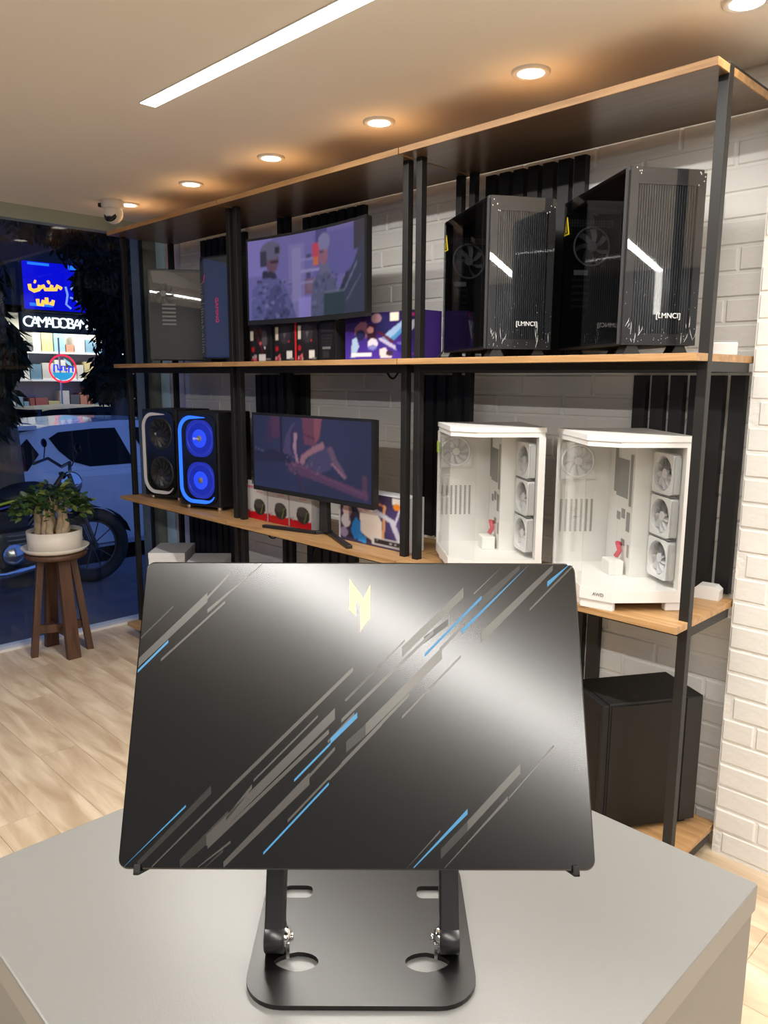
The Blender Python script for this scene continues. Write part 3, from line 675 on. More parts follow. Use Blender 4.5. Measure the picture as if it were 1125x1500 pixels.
# black lower case --------------------------------------------------
bx = Vector((-.216, .063)); ux = Vector((.171, .281)).normalized()
t = thing('computer_case', 'plain matte black computer case on the bottom shelf board', 'computer case', (bx.x, bx.y, ZB+.0005), math.atan2(ux.y, ux.x))
MB().box(0, .325, 0, .205, .018, .440, bev=.004).build('body', M['matte_black'], t)
M['brown_black'] = mat('brown_black_panel', (.009, .008, .007), .42, spec=.3)
MB().box(.006, .262, -.0035, -.0003, .03, .430, bev=.001).build('side_panel', M['brown_black'], t)
MB().box(.266, .322, -.0030, -.0003, .022, .436, bev=.001).build('rear_strip', M['slat'], t)
MB().box(-.022, -.0003, .0, .205, .022, .436, bev=.004).build('front_panel', M['matte_black'], t)
v_ = MB()
for k in range(52): v_.box(-.0232, -.0222, .018, .05, .05+k*.007, .0535+k*.007)
tag(v_.build('vent_slots', M['slat'], t), kind='stuff')
v_ = MB()
for k in range(9):
    for j in range(4): v_.ell((.03+k*.010, .03+j*.012, .4402), (.003, .003, .0008), 6, 4)
tag(v_.build('top_vents', M['slat'], t), kind='stuff')
for fx in (.02, .27):
    for fy in (.02, .155): MB().box(fx, fx+.035, fy, fy+.03, 0, .0178).build('foot', M['rubber'], t)
MB().lathe([(0, 0), (.006, 0), (.006, .008), (0, .008)], 12, T=TR(.3255, .04, .42) @ RY(math.pi/2)).build('thumb_screw', M['black'], t)
# party speakers ----------------------------------------------------
M['cone_blue'] = mat('blue_lit_cone', (.01, .015, .09), .4, emit=(.02, .05, 1.), es=.55)
M['cone_blue_hot'] = mat('blue_lit_cone_centre', (.02, .03, .2), .4, emit=(.01, .06, 1.), es=1.6)
M['ring_blue'] = emis('blue_light_ring', (.03, .16, 1.), 2.4)
M['ring_white'] = mat('white_light_ring', (.62, .60, .60), .4)
M['led'] = emis('blue_centre', (.02, .08, 1.), 1.3)
def speaker(loc, rz, label, lit):
    t = thing('party_speaker', label, 'speaker', loc, rz, 'tall party speakers on the lower shelf')
    w, d, h = .262, .255, .475; zb = .02
    MB().box(0, w, 0, d, zb, zb+h, bev=.006).build('cabinet', M['black'], t)
    MB().prism(rrect(.012, w-.012, zb+.012, zb+h-.012, .05, 6), -.010, -.0003, axis='y').build('front_baffle', M['gloss_black'], t)
    for zc in (zb+.345, zb+.135):
        T = TR(w*.57, -.011, zc) @ RX(math.pi/2)
        if lit:
            c_ = MB().prism(rrect(-.088, .088, -.092, .092, .07, 6), .0, .0015, T=T).build('woofer', M['cone_blue'], t)
            MB().lathe([(.086, .0025), (.080, .0065), (.076, .0025)], 40, T=T).build('woofer_ring', M['ring_dim_blue'], c_)
            MB().lathe([(.0, .003), (.044, .003), (.047, .002)], 32, T=T).build('woofer_glow', M['cone_blue_hot'], c_)
            MB().lathe([(0, .007), (.014, .006), (.016, .003)], 20, T=T).build('dust_cap', M['mid_grey'], c_)
        else:
            c_ = MB().lathe([(.088, .0), (.084, .005), (.078, .001), (.03, -.0), (.026, .003), (0, .006)], 40, T=T).build('woofer', M['mid_black'], t)
            fm = fan_mb(.075, 12).mesh('cone_ribs', M['mid_black']); fm.transform(TR(w*.57, -.014, zc)); o = bpy.data.objects.new('cone_ribs', fm); COL.objects.link(o); o.parent = c_
    # C shaped light band, open on the right
    path = []
    x0, x1, z0, z1, r = .022, w-.030, zb+.026, zb+h-.026, .075
    for i in range(5): path.append((x1-.045+(-.0)-(x1-.045-x0-r)*i/4, z1))
    for i in range(1, 9): a = math.radians(90+90*i/8); path.append((x0+r+r*math.cos(a), z1-r+r*math.sin(a)))
    for i in range(1, 8): path.append((x0, z1-r-(z1-z0-2*r)*i/8))
    for i in range(0, 9): a = math.radians(180+90*i/8); path.append((x0+r+r*math.cos(a), z0+r+r*math.sin(a)))
    for i in range(1, 5): path.append((x0+r+(x1-.05-x0-r)*i/4, z0))
    for i in range(1, 6): a = math.radians(-90+60*i/5); path.append((x1-.05+.06*math.cos(a), z0+.06+.06*math.sin(a)))
    band = MB(); m_ = len(path); vs = []
    for i, (x, z) in enumerate(path):
        p0 = Vector(path[max(i-1, 0)]); p1 = Vector(path[min(i+1, m_-1)]); tt = (p1-p0).normalized(); nn = Vector((-tt.y, tt.x))
        k = .0085*min(1, (i+.6)/5., (m_-i-.7)/6.)+.0006
        for s_, yy in ((-1, -.011), (-1, -.016), (1, -.016), (1, -.011)): q = Vector((x, z))+nn*k*s_; vs.append((q.x, yy, q.y))
    band.add(vs, [(4*i+j, 4*i+(j+1) % 4, 4*i+4+(j+1) % 4, 4*i+4+j) for i in range(m_-1) for j in range(4)])
    band.build('light_band', M['ring_blue'] if lit else M['ring_white'], t)
    lettering('brand_mark', 'sjnva', .020, M['white'], t, TR(w*.50, -.018, zb+.345) @ RX(math.pi/2))
    for fx in (.03, w-.03):
        for fy in (.03, d-.03): MB().lathe([(.010, .0), (.012, .004), (.012, .0195)], 14, T=TR(fx, fy, 0)).build('foot', M['chrome'], t)
M['ring_dim_blue'] = mat('blue_lit_rim', (.01, .02, .2), .3, emit=(.03, .06, .9), es=.5)
M['mid_black'] = mat('rib_black', (.022, .022, .023), .4)
speaker((-2.655, .030, ZL+.0005), math.radians(17), 'party speaker with glowing blue rings on the lower shelf', True)
speaker((-3.085, .058, ZL+.0005), math.radians(14), 'unlit party speaker with white band next to the window', False)
# monitors ----------------------------------------------------------
def scene_top():
    P = Paint(132, 62, (112, 104, 168))
    P.rect(0, 0, .2, .45, (130, 120, 190)); P.rect(.33, .12, .47, 1, (126, 118, 176)); P.rect(.36, .16, .44, .8, (148, 140, 190), .6)
    P.rect(.55, .05, 1, .55, (98, 94, 160)); P.rect(.57, 0, .67, .2, (70, 72, 130)); P.rect(.9, 0, 1, .3, (58, 52, 70))
    for i in range(26):
        R = random.Random(i); P.rect(.46+R.uniform(0, .12), .2+R.uniform(0, .5), .475+R.uniform(.0, .12), .25+R.uniform(0, .5), R.choice([(60, 58, 96), (150, 146, 190), (120, 84, 96), (88, 86, 130)]), .8)
    P.rect(.44, .30, .60, .32, (150, 146, 196)); P.rect(.44, .44, .60, .46, (150, 146, 196)); P.rect(.44, .58, .6, .60, (150, 146, 196))
    P.rect(.535, .14, .595, .31, (196, 66, 92)); P.rect(.545, .31, .59, .40, (206, 108, 66))
    # left figure in helmet
    P.poly([(.02, 1), (.03, .62), (.10, .50), (.20, .46), (.27, .52), (.34, .72), (.40, 1)], (92, 92, 146)); P.poly([(.13, 1), (.18, .62), (.24, .56), (.3, .75), (.33, 1)], (70, 70, 116), .8)
    P.speck(60, .04, .52, .36, 1, [(60, 62, 104), (124, 122, 172), (104, 102, 158), (46, 48, 84)], .022, .8, 3)
    P.ell(.195, .27, .055, .15, (104, 72, 92)); P.ell(.185, .15, .085, .115, (98, 96, 124)); P.rect(.10, .15, .15, .34, (52, 52, 76)); P.rect(.22, .11, .26, .19, (34, 34, 54)); P.rect(.18, .27, .25, .30, (26, 24, 44)); P.poly([(.12, .38), (.22, .42), (.24, .50), (.11, .48)], (44, 42, 66))
    # middle figure
    P.poly([(.52, 1), (.54, .60), (.60, .48), (.66, .46), (.74, .62), (.78, 1)], (88, 90, 124)); P.ell(.635, .28, .042, .15, (146, 98, 120)); P.ell(.64, .15, .052, .10, (128, 124, 168)); P.rect(.60, .24, .64, .27, (70, 50, 76), .8); P.poly([(.60, .40), (.68, .40), (.70, .50), (.61, .50)], (104, 104, 136))
    P.speck(40, .54, .5, .78, 1, [(66, 70, 100), (110, 112, 148), (58, 62, 84)], .02, .7, 9)
    # right figure from behind, and a dark case in front
    P.poly([(.70, 1), (.80, .66), (.90, .45), (.97, .20), (1, .2), (1, 1)], (54, 60, 84)); P.poly([(.74, .82), (.83, .55), (.86, .5), (.83, .75)], (44, 50, 70)); P.line(.80, .78, .93, .45, .008, (110, 116, 146), .8); P.line(.84, .85, .97, .58, .006, (96, 102, 132), .8)
    P.rect(.64, .74, .82, 1, (40, 60, 70)); P.rect(.64, .72, .82, .745, (120, 124, 152), .7); P.rect(.42, .76, .52, 1, (150, 140, 214), .8)
    P.grad((40, 36, 70), lambda x, y: (y-.8)*.6, .5); return P
def scene_low():
    P = Paint(132, 58, (46, 50, 82))
    P.grad((58, 60, 98), lambda x, y: 1-np.hypot((x-.5)*1.4, y-.3)*1.5, .8)
    P.rect(.17, 0, .25, .30, (92, 54, 84), .7); P.rect(.14, .04, .18, .36, (70, 48, 84), .6); P.rect(.255, 0, .275, .5, (38, 30, 56))
    P.poly([(.28, .5), (.30, .28), (.36, .10), (.40, .06), (.43, .12), (.40, .5)], (78, 70, 108)); P.ell(.42, .33, .075, .27, (58, 54, 92))
    P.poly([(.45, 0), (.62, 0), (.60, .26), (.55, .36), (.47, .34)], (112, 66, 88)); P.poly([(.55, 0), (.62, 0), (.60, .22), (.56, .34)], (146, 84, 98), .8); P.line(.47, .22, .55, .26, .012, (80, 46, 70), .8)
    P.line(.395, .22, .385, .42, .014, (168, 132, 148)); P.line(.385, .42, .41, .60, .012, (160, 124, 144))
    P.poly([(.43, .60), (.44, .50), (.55, .36), (.63, .29), (.645, .36), (.60, .44), (.50, .50), (.46, .62)], (156, 112, 126)); P.poly([(.46, .62), (.54, .46), (.66, .36), (.70, .42), (.70, .62), (.60, .72)], (74, 70, 106))
    P.poly([(.66, .36), (.70, .34), (.74, .50), (.82, .70), (.80, .74), (.71, .58)], (110, 84, 108)); P.line(.70, .56, .80, .72, .010, (150, 112, 130))
    P.poly([(.30, .58), (.46, .62), (.62, .72), (.98, .86), (.98, .97), (.60, .82), (.34, .74)], (92, 62, 94)); P.line(.34, .60, .96, .90, .008, (120, 80, 108), .7); P.line(.40, .72, .46, .95, .012, (70, 48, 78), .8)
    P.poly([(0, .52), (.18, .46), (.32, .50), (.36, .62), (.20, .62), (0, .66)], (40, 42, 72)); P.line(.02, .46, .10, .50, .006, (110, 108, 150), .6)
    P.speck(40, .3, .5, .6, .75, [(140, 108, 134), (70, 60, 96), (100, 78, 108)], .010, .6, 4); P.rect(.93, .66, .97, .9, (104, 66, 88), .6)
    P.grad((44, 60, 104), lambda x, y: (y-.6)*1.4*(x < .4), .5); return P
def monitor(label, xc, y, z0, w, h, P, bow, kind):
    base_z = ZM if kind == 'curved' else ZL
    t = thing('monitor', label, 'monitor', (xc, y, base_z+.0005), 0); zz = z0-base_z
    n = 24; mb = MB(); vs = []
    for i in range(n+1):
        x = (i/n-.5)*w; yb = -bow*((2*i/n-1)**2)
        vs += [(x, yb, zz), (x, yb, zz+h), (x, yb+.028, zz+h-.004), (x, yb+.028, zz+.004)]
    mb.add(vs, [(4*i+j, 4*i+(j+1) % 4, 4*i+4+(j+1) % 4, 4*i+4+j) for i in range(n) for j in range(4)]+[(0, 3, 2, 1), tuple(4*n+k for k in range(4))])
    mb.build('housing', M['black'], t)
    bz = .011; k = (w-2*bz)/w
    picture('screen', P, w-2*bz, h-bz-.020, M['screen'], t, TR(0, -.0012, zz+.020), bow*k*k)
    yb = .030
    MB().box(-.035, .035, yb-.004, yb+(.088 if kind == 'curved' else .05), zz+h*.3, zz+h*.62, bev=.004).build('stand_hub', M['black'], t)
    if kind == 'curved':
        MB().box(-.025, .025, yb+.088, yb+.11, .012, zz+h*.6, bev=.003).build('stand_column', M['black'], t)
        MB().prism(rrect(-.12, .12, yb+.075, yb+.23, .02, 4), 0, .012).build('stand_foot', M['black'], t)
    else:
        MB().prism([(-.028, .012), (.028, .012), (.018, zz+h*.6), (-.018, zz+h*.6)], yb+.050, yb+.072, axis='y').build('stand_column', M['dark_grey'], t)
        f_ = MB()
        for sx in (-1, 1):
            pts = [(sx*.0, .115), (sx*.03, .060), (sx*.305, -.012)] if sx < 0 else [(0, .115), (.05, .082), (.29, -.03)]
            for (x0, y0), (x1, y1) in zip(pts[:-1], pts[1:]):
                L_ = math.hypot(x1-x0, y1-y0); f_.box(-.006, L_, -.013, .013, 0, .013, T=TR(x0, y0, 0) @ RZ(math.atan2(y1-y0, x1-x0)), bev=.002)
        f_.build('stand_foot', M['black'], t)
monitor('curved black monitor showing helmeted figures on the upper shelf', -1.668, .085, 1.728, .765, .364, scene_top(), .035, 'curved')
monitor('flat black monitor showing a dark purple picture on the lower shelf', -1.634, .045, .998, .79, .349, scene_low(), 0., 'flat')
# product boxes -----------------------------------------------------
def product_box(name, label, cat, loc, rz, w, d, h, body, P=None, group=None):
    t = thing(name, label, cat, loc, rz, group)
    MB().box(-w/2, w/2, 0, d, 0, h, bev=.0006).build('carton', body, t)
    if P is not None: picture('printed_front', P, w-.0016, h-.0016, M['print'], t, TR(0, -.0006, .0008))
    return t
M['card_black'] = mat('black_card', (.014, .013, .014), .45); M['card_purple'] = mat('purple_card', (.055, .025, .20), .45); M['card_white'] = mat('white_card', (.72, .72, .76), .5)
def red_black(k):
    P = Paint(40, 44, (24, 22, 24)); P.grad((48, 44, 46), lambda x, y: 1-np.hypot(x-.5, y-.3)*1.6, .7)
    if k == 0: P.line(.25, .1, .62, .75, .03, (96, 30, 40), .9); P.line(.5, .1, .8, .5, .04, (120, 34, 48), .8); P.ell(.7, .38, .13, .22, (86, 84, 92), .9); P.ell(.72, .62, .04, .04, (210, 206, 208)); P.ell(.52, .5, .07, .04, (206, 84, 96))
    else: P.ell(.55, .3, .26, .24, (52, 48, 54)); P.poly([(.45, .25), (.62, .25), (.54, .42)], (92, 86, 92)); P.ell(.74, .48, .03, .03, (196, 40, 48))
    P.ell(.15, .66, .075, .075, (170, 24, 34)); P.speck(10, .08, .82, .32, .95, [(206, 112, 126), (186, 60, 76), (170, 156, 158)], .045, .9, k)
    P.rect(.42, .80, .74, .97, (222, 218, 214)) if k == 0 else P.rect(.62, .72, .90, .93, (222, 218, 214))
    P.rect(.02, .16, .18, .42, (226, 222, 214)) if k == 0 else P.rect(.08, .08, .22, .44, (206, 198, 182))
    P.rect(.78, .9, .97, .96, (120, 116, 116)); return P
bxs = [(-2.055, .160, 0), (-1.880, .145, 1), (-1.725, .135, 1)]
for (xc, w_, k), lb in zip(bxs, ('black and red mouse box with white price stickers, leftmost under the curved monitor', 'black and red mouse box in the middle under the curved monitor', 'black and red mouse box with a red side, rightmost under the curved monitor')):
    t = product_box('mouse_box', lb, 'box', (xc, .118, ZM+.0005), 0, w_, .055, .164, M['card_black'], red_black(k), 'black and red boxes on the upper shelf')
    if xc > -1.75: MB().box(-w_/2-.012, -w_/2-.0005, .0, .05, 0, .165).build('red_spine', M['red'], t)
    else: MB().box(-.02, .02, .001, .003, .168, .195).build('hang_tab', M['card_black'], t)
def dark_side():
    P = Paint(30, 40, (20, 19, 21))
    for k in range(9): P.rect(.15, .08+k*.07, .8, .10+k*.07, (52, 50, 54), .8)
    P.rect(.2, .66, .7, .70, (120, 118, 120)); P.rect(.25, .74, .6, .92, (44, 42, 46)); return P
product_box('headset_box', 'plain dark box between the red mouse boxes and the purple box', 'box', (-1.590, .118, ZM+.0005), 0, .105, .06, .160, M['card_black'], dark_side())
def purple():
    P = Paint(80, 52, (62, 38, 128)); P.grad((30, 14, 66), lambda x, y: 1-y*1.6, 1.); P.grad((86, 58, 186), lambda x, y: (y-.5)*1.6, .6)
    P.poly([(.52, .52), (.66, .34), (.78, .20), (.80, .30), (.70, .52), (.60, .60)], (150, 178, 214)); P.poly([(.60, .58), (.74, .40), (.80, .26), (.78, .45), (.68, .60)], (74, 142, 196), .9)
    P.poly([(.78, .56), (.86, .34), (.92, .18), (.98, .20), (.94, .34), (.86, .50)], (206, 206, 230)); P.poly([(.78, .20), (.82, .2), (.88, .36), (.86, .4)], (170, 170, 214))
    P.ell(.52, .26, .10, .22, (36, 34, 84)); P.ell(.44, .12, .07, .10, (180, 140, 150), .8); P.poly([(.14, .30), (.22, .18), (.30, .16), (.34, .5), (.24, .55), (.14, .45)], (128, 84, 104)); P.ell(.22, .46, .07, .12, (38, 34, 80))
    P.poly([(.34, .22), (.42, .26), (.46, .7), (.36, .8), (.31, .45)], (56, 22, 42)); P.ell(.36, .36, .045, .07, (206, 150, 150)); P.ell(.39, .66, .07, .12, (222, 212, 226)); P.ell(.39, .74, .065, .06, (92, 96, 190), .8)
    P.line(.5, .56, .72, .78, .03, (190, 182, 214)); P.line(.48, .42, .66, .62, .025, (92, 30, 52)); P.ell(.8, .74, .10, .12, (44, 36, 140)); P.ell(.8, .66, .09, .03, (120, 110, 190), .7)
    P.poly([(.10, .55), (.16, .5), (.2, .7), (.14, .95), (.08, .95)], (170, 196, 226)); P.poly([(.48, .78), (.56, .74), (.66, .95), (.5, .97)], (236, 214, 214)); P.ell(.62, .86, .05, .06, (64, 48, 70)); P.rect(.09, .85, .38, .92, (244, 242, 240)); P.rect(.62, .02, .74, .2, (232, 224, 206)); P.rect(.90, .06, .97, .12, (214, 40, 130)); P.speck(14, .75, .84, .98, .92, [(196, 60, 196), (120, 70, 200)], .012, .9, 2); return P
product_box('headphone_box', 'purple printed box with white winged artwork beside the middle posts', 'box', (-1.285, .125, ZM+.0005), 0, .405, .12, .178, M['card_purple'], purple())
def mouse_white(k):
    P = Paint(44, 50, (226, 224, 222)); P.rect(0, .78, 1, 1, (222, 16, 34)); P.poly([(0, .74), (.28, .79), (.55, .84), (1, .76), (1, .8), (0, .8)], (222, 16, 34))
    P.ell(.62, .62, .30, .24, (58, 56, 54)); P.ell(.55, .52, .22, .14, (92, 88, 84), .8); P.line(.68, .80, .80, .52, .02, (132, 150, 70)); P.rect(0, .02, .62, .10, (214, 66, 84), .85); P.speck(10, 0, .04, .6, .09, [(236, 226, 226)], .02, .8, k); P.rect(.45, .14, .8, .19, (222, 170, 176), .7); P.ell(.15, .75, .06, .05, (196, 196, 196)); return P
for i, (xc, lb) in enumerate(((-2.120, 'white and red mouse box nearest the left twin posts'), (-1.957, 'white and red mouse box in the middle of the three'), (-1.794, 'white and red mouse box nearest the monitor stand'))):
    t = product_box('mouse_box', lb, 'box', (xc, .128, ZL+.0005), 0, .155, .075, .162, M['card_white'], mouse_white(i), 'white and red boxes on the lower shelf')
    MB().box(-.075, -.047, .001, .003, .160, .184).build('hang_tab', M['card_white'], t)
def gpu():
    P = Paint(84, 50, (58, 48, 76)); P.rect(0, 0, .02, 1, (226, 226, 232)); P.grad((92, 76, 150), lambda x, y: 1-np.hypot(x-.92, (y-.55)*.8)*2.6, .8)
    P.rect(.08, .05, .2, .2, (214, 170, 140)); P.rect(.05, .22, .18, .30, (110, 186, 196)); P.ell(.13, .40, .07, .12, (226, 190, 190)); P.ell(.11, .60, .07, .14, (220, 212, 220)); P.ell(.08, .84, .06, .1, (170, 150, 190)); P.rect(.16, .1, .24, .6, (40, 30, 48), .7)
    P.poly([(.20, .66), (.26, .50), (.34, .58), (.36, .9), (.24, .94), (.19, .8)], (40, 132, 214)); P.poly([(.30, .82), (.42, .84), (.42, .98), (.30, .96)], (50, 146, 222)); P.ell(.32, .46, .04, .1, (44, 40, 56))
    P.poly([(.32, .40), (.42, .24), (.54, .30), (.64, .5), (.66, .86), (.5, .9), (.34, .78)], (240, 228, 220)); P.ell(.42, .22, .09, .12, (196, 130, 160)); P.ell(.33, .24, .05, .16, (226, 206, 220), .8); P.line(.52, .16, .68, .2, .018, (214, 132, 96)); P.line(.68, .2, .66, .9, .018, (220, 160, 110))
    P.line(.55, .32, .78, .46, .04, (206, 206, 222)); P.line(.78, .46, .90, .84, .035, (206, 206, 226)); P.line(.82, .54, .90, .18, .015, (214, 210, 230)); P.rect(.50, .82, 1, .97, (226, 226, 230)); P.rect(.54, .85, .98, .93, (44, 40, 48)); P.speck(30, .55, .87, .97, .91, [(220, 220, 224), (44, 40, 48)], .010, .9, 6)
    P.rect(.79, .02, .92, .14, (222, 216, 206)); P.ell(.85, .18, .05, .06, (236, 140, 30)); P.rect(.94, .1, 1, .2, (206, 200, 206)); return P
product_box('graphics_card_box', 'white printed box with blue and white artwork beside the middle posts', 'box', (-1.322, .117, ZL+.0005), 0, .40, .09, .212, M['card_white'], gpu())
# white cartons on the bottom boards
for x, y, r, w_, d_, h_, lb in ((-3.000, .012, 47, .20, .27, .455, 'white carton on the bottom board next to the window'), (-2.665, .040, 47, .20, .265, .445, 'white carton with slanted shadow on the bottom board'), (-2.33, .10, 47, .18, .24, .40, 'low white carton behind the left twin posts')):
    t = thing('white_carton', lb, 'carton', (x, y, ZB+.0005), math.radians(r), 'white cartons under the lower shelf')
    MB().box(0, w_, 0, d_, 0, h_, bev=.003).build('carton_body', M['carton_white'], t)
    MB().box(-.001, w_+.001, -.001, d_+.001, h_-.03, h_+.001, bev=.002).build('carton_lid', M['carton_white'], t)
# small white adapters at the right end
t = thing('power_adapter', 'small white adapter on the lower shelf by the pilaster', 'adapter', (-.062, .335, ZL+.0005), math.radians(8))
MB().prism([(-.036, 0), (.036, 0), (.036, .030), (.022, .042), (-.026, .042), (-.036, .032)], 0, .05, axis='y').build('housing', M['white'], t)
MB().box(-.0365, -.036, .008, .042, .004, .008).build('seam', M['light_grey'], t)
t = thing('power_adapter', 'clear white adapter on the middle shelf by the pilaster', 'adapter', (-.045, .285, ZM+.0005), math.radians(20))
MB().box(-.033, .033, 0, .05, 0, .038, bev=.004).build('housing', M['white'], t)
MB().box(-.030, .030, .004, .046, .0385, .041, bev=.001).build('cover', M['light_grey'], t)
# cables
def cable(label, pts, r=.0035):
    o = MB().tube(pts, r, 6).build('cable', M['rubber']); return tag(o, label, 'cable', 'loose black cables')
arc = [(-2.33+.011*i, .30, ZL-.05-.085*math.sin(math.pi*i/16)**.7) for i in range(17)]
cable('black cable sagging below the lower shelf behind the left twin posts', arc)
cable('wavy black cable hanging below the lower shelf onto the wall', [(-1.98+.018*math.sin(i*.9), .37, ZL-.05-.03*i) for i in range(12)], .004)
cable('short black cable loop hanging from the middle shelf', [(-1.452+.006*i, .33, ZM-.048-.022*math.sin(math.pi*i/10)) for i in range(11)], .0045)
cable('black cable end curling up beside the upper left computer case', [(-1.06+.006*i, .18, ZM+.004+.004*i*i*.12) for i in range(9)], .003)
# ================================================================== STOOL AND PLANT
M['walnut'] = wood('walnut', (.060, .026, .014), (.115, .052, .028), scale=(12, 12, 1.2), rough=.5, bands=3.)
M['ceramic'] = mat('cream_ceramic', (.72, .66, .58), .38)
STX, STY = -3.270, -.385; SH = .57
t = thing('plant_stool', 'tall dark walnut stool with splayed legs by the window', 'stool', (STX, STY, 0), math.radians(38))
MB().lathe([(0, SH-.028), (.150, SH-.028), (.158, SH-.018), (.158, SH-.006), (.152, SH), (0, SH)], 36).build('seat', M['walnut'], t)
for k in range(4):
    a = math.radians(45+90*k+(8 if k % 2 else -8)); lg_ = MB()
    t0, b0 = .080, .143
    sec = [(-.031, -.017), (.031, -.017), (.031, .017), (-.031, .017)]
    vs = [(t0*math.cos(a)-p*math.sin(a)+q*math.cos(a), t0*math.sin(a)+p*math.cos(a)+q*math.sin(a), SH-.0285) for p, q in sec]+[(b0*math.cos(a)-p*math.sin(a)*1.12+q*math.cos(a), b0*math.sin(a)+p*math.cos(a)*1.12+q*math.sin(a), 0) for p, q in sec]
    lg_.add(vs, [(0, 1, 2, 3), (7, 6, 5, 4), (0, 4, 5, 1), (1, 5, 6, 2), (2, 6, 7, 3), (3, 7, 4, 0)]); lg_.build('leg', M['walnut'], t)
for k in range(2):
    a = math.radians(45+90*k+(8 if k % 2 else -8)); T = RZ(a)
    arch = [(-.125, .125), (-.12, .175), (-.06, .165), (0, .16), (.06, .165), (.12, .175), (.125, .125), (.06, .120), (0, .118), (-.06, .120)]
    MB().prism(arch, -.010, .010, axis='y', T=T @ TR(0, 0, -.013*k)).build('stretcher', M['walnut'], t)
t = thing('plant_pot', 'wide cream ceramic pot on a saucer on the stool', 'plant pot', (STX, STY, SH+.0005))
MB().lathe([(0, 0), (.130, 0), (.150, .006), (.174, .030), (.168, .031), (.145, .010), (0, .008)], 44).build('saucer', M['ceramic'], t)
MB().lathe([(0, .0105), (.128, .0105), (.136, .018), (.141, .118), (.133, .118), (.130, .096), (0, .094)], 44).build('pot', M['ceramic'], t)
M['soil'] = mat('mossy_soil', (.16, .10, .03), .9, noise=(40, .5), bump=(60, .8))
MB().lathe([(0, .104), (.08, .103), (.1295, .097)], 30).build('soil', M['soil'], t)
M['bark'] = mat('pale_root_bark', (.46, .35, .23), .8, noise=(22, .4), bump=(50, .5)); M['leaf'] = mat('dark_leaf', (.030, .075, .018), .45, noise=(14, .6)); M['leaf_l'] = mat('light_leaf', (.11, .15, .03), .5, noise=(14, .4))
t = thing('ginseng_ficus', 'small ficus with thick pale roots growing in the cream pot', 'plant', (STX, STY, SH+.1015))
R = random.Random(21)
roots = [((-.07, -.03), (-.085, .01), .024), ((-.035, -.05), (-.02, -.03), .017), ((.0, -.055), (-.005, -.04), .019), ((.035, -.03), (.05, -.0), .021), ((.07, -.03), (.065, .0), .019), ((.05, .03), (.03, .02), .024), ((-.02, .03), (-.02, .02), .028), ((-.06, .05), (-.04, .03), .022)]
for i, ((x0, y0), (x1, y1), r_) in enumerate(roots):
    # x axis here runs along the picture's right
    c_, s_ = .7031, .7111; f_ = lambda x, y: (x*c_-y*s_, x*s_+y*c_)
    pts = []
    for j in range(6):
        k = j/5; x, y = x0+(x1-x0)*k+R.uniform(-.006, .006), y0+(y1-y0)*k; a, b = f_(x, y); pts.append((a, b, -.008+.150*k))
    MB().tube(pts, [r_*.95, r_*1.1, r_, r_*.85, r_*.75, r_*.5], 9).build('root', M['bark'], t)
for i in range(9):
    a = R.uniform(0, 6.28); q = [(0.02*math.cos(a), .02*math.sin(a), .115), (.05*math.cos(a), .05*math.sin(a), .16), (.10*math.cos(a), .10*math.sin(a), .18+R.uniform(0, .03))]
    MB().tube(q, [.006, .004, .002], 5).build('branch', M['bark'], t)
lf = MB()
def leaf(mb, p, d, l_, wd, mi=0, up=None):
    d = d.normalized(); s = d.cross(up or Vector((R.uniform(-1, 1), R.uniform(-1, 1), 1))).normalized(); nn = s.cross(d)
    mb.add([p, p+d*l_*.35+s*wd+nn*.12*wd, p+d*l_*.75+s*wd*.7+nn*.1*wd, p+d*l_-nn*.2*wd, p+d*l_*.75-s*wd*.7+nn*.1*wd, p+d*l_*.35-s*wd+nn*.12*wd], [(0, 1, 2, 3), (0, 3, 4, 5)], mi, True)
for i in range(620):
    a = R.uniform(0, 6.28); rr_ = .185*math.sqrt(R.random()); zc = .165+.10*(1-(rr_/.19)**2)*R.random()+R.uniform(-.03, .04)-.05*(rr_/.19)**2
    p = Vector((rr_*math.cos(a), rr_*math.sin(a), zc)); d = Vector((math.cos(a)+R.uniform(-.7, .7), math.sin(a)+R.uniform(-.7, .7), R.uniform(-.5, .6)))
    leaf(lf, p, d, R.uniform(.03, .055), R.uniform(.010, .016), 1 if R.random() < .3 else 0)
tag(lf.build('foliage', [M['leaf'], M['leaf_l']], t), kind='stuff')
# ================================================================== OUTSIDE
ZS, ZR = -.10, -.30                              # pavement, road
M['paving'] = mat('dusk_paving', (.11, .105, .12), .6, noise=(6, .3), bump=(80, .3)); M['road'] = mat('asphalt', (.05, .05, .052), .7, noise=(20, .3)); M['facade'] = mat('dark_facade', (.03, .03, .032), .8)
struct('ground_pavement', MB().box(-5.55, GLASS_X-.05, -9, 12, ZS-.15, ZS), M['paving'])
struct('ground_road', MB().box(-11.2, -5.55, -12, 22, ZR-.1, ZR), M['road'])
struct('ground_far_pavement', MB().box(-13.5, -11.2, -12, 22, ZR-.1, ZR+.12), M['paving'])
M['turf'] = mat('green_turf', (.025, .075, .022), .8, noise=(30, .5))
g = MB(); R = random.Random(4); g.box(-3.80, -3.60, -3.2, .8, ZS, ZS+.012)
for i in range(5200):
    x, y = R.uniform(-3.80, -3.60), R.uniform(-1.6, .8); a = R.uniform(0, 6.28); h_ = R.uniform(.012, .028); c_, s_ = .0022*math.cos(a), .0022*math.sin(a)
    g.add([(x-c_, y-s_, ZS+.012), (x+c_, y+s_, ZS+.012), (x+R.uniform(-.01, .01), y+R.uniform(-.01, .01), ZS+.012+h_)], [(0, 1, 2)])
tag(g.build('turf_strip', M['turf']), 'strip of green turf along the outside of the shop window', 'turf', kind='stuff')
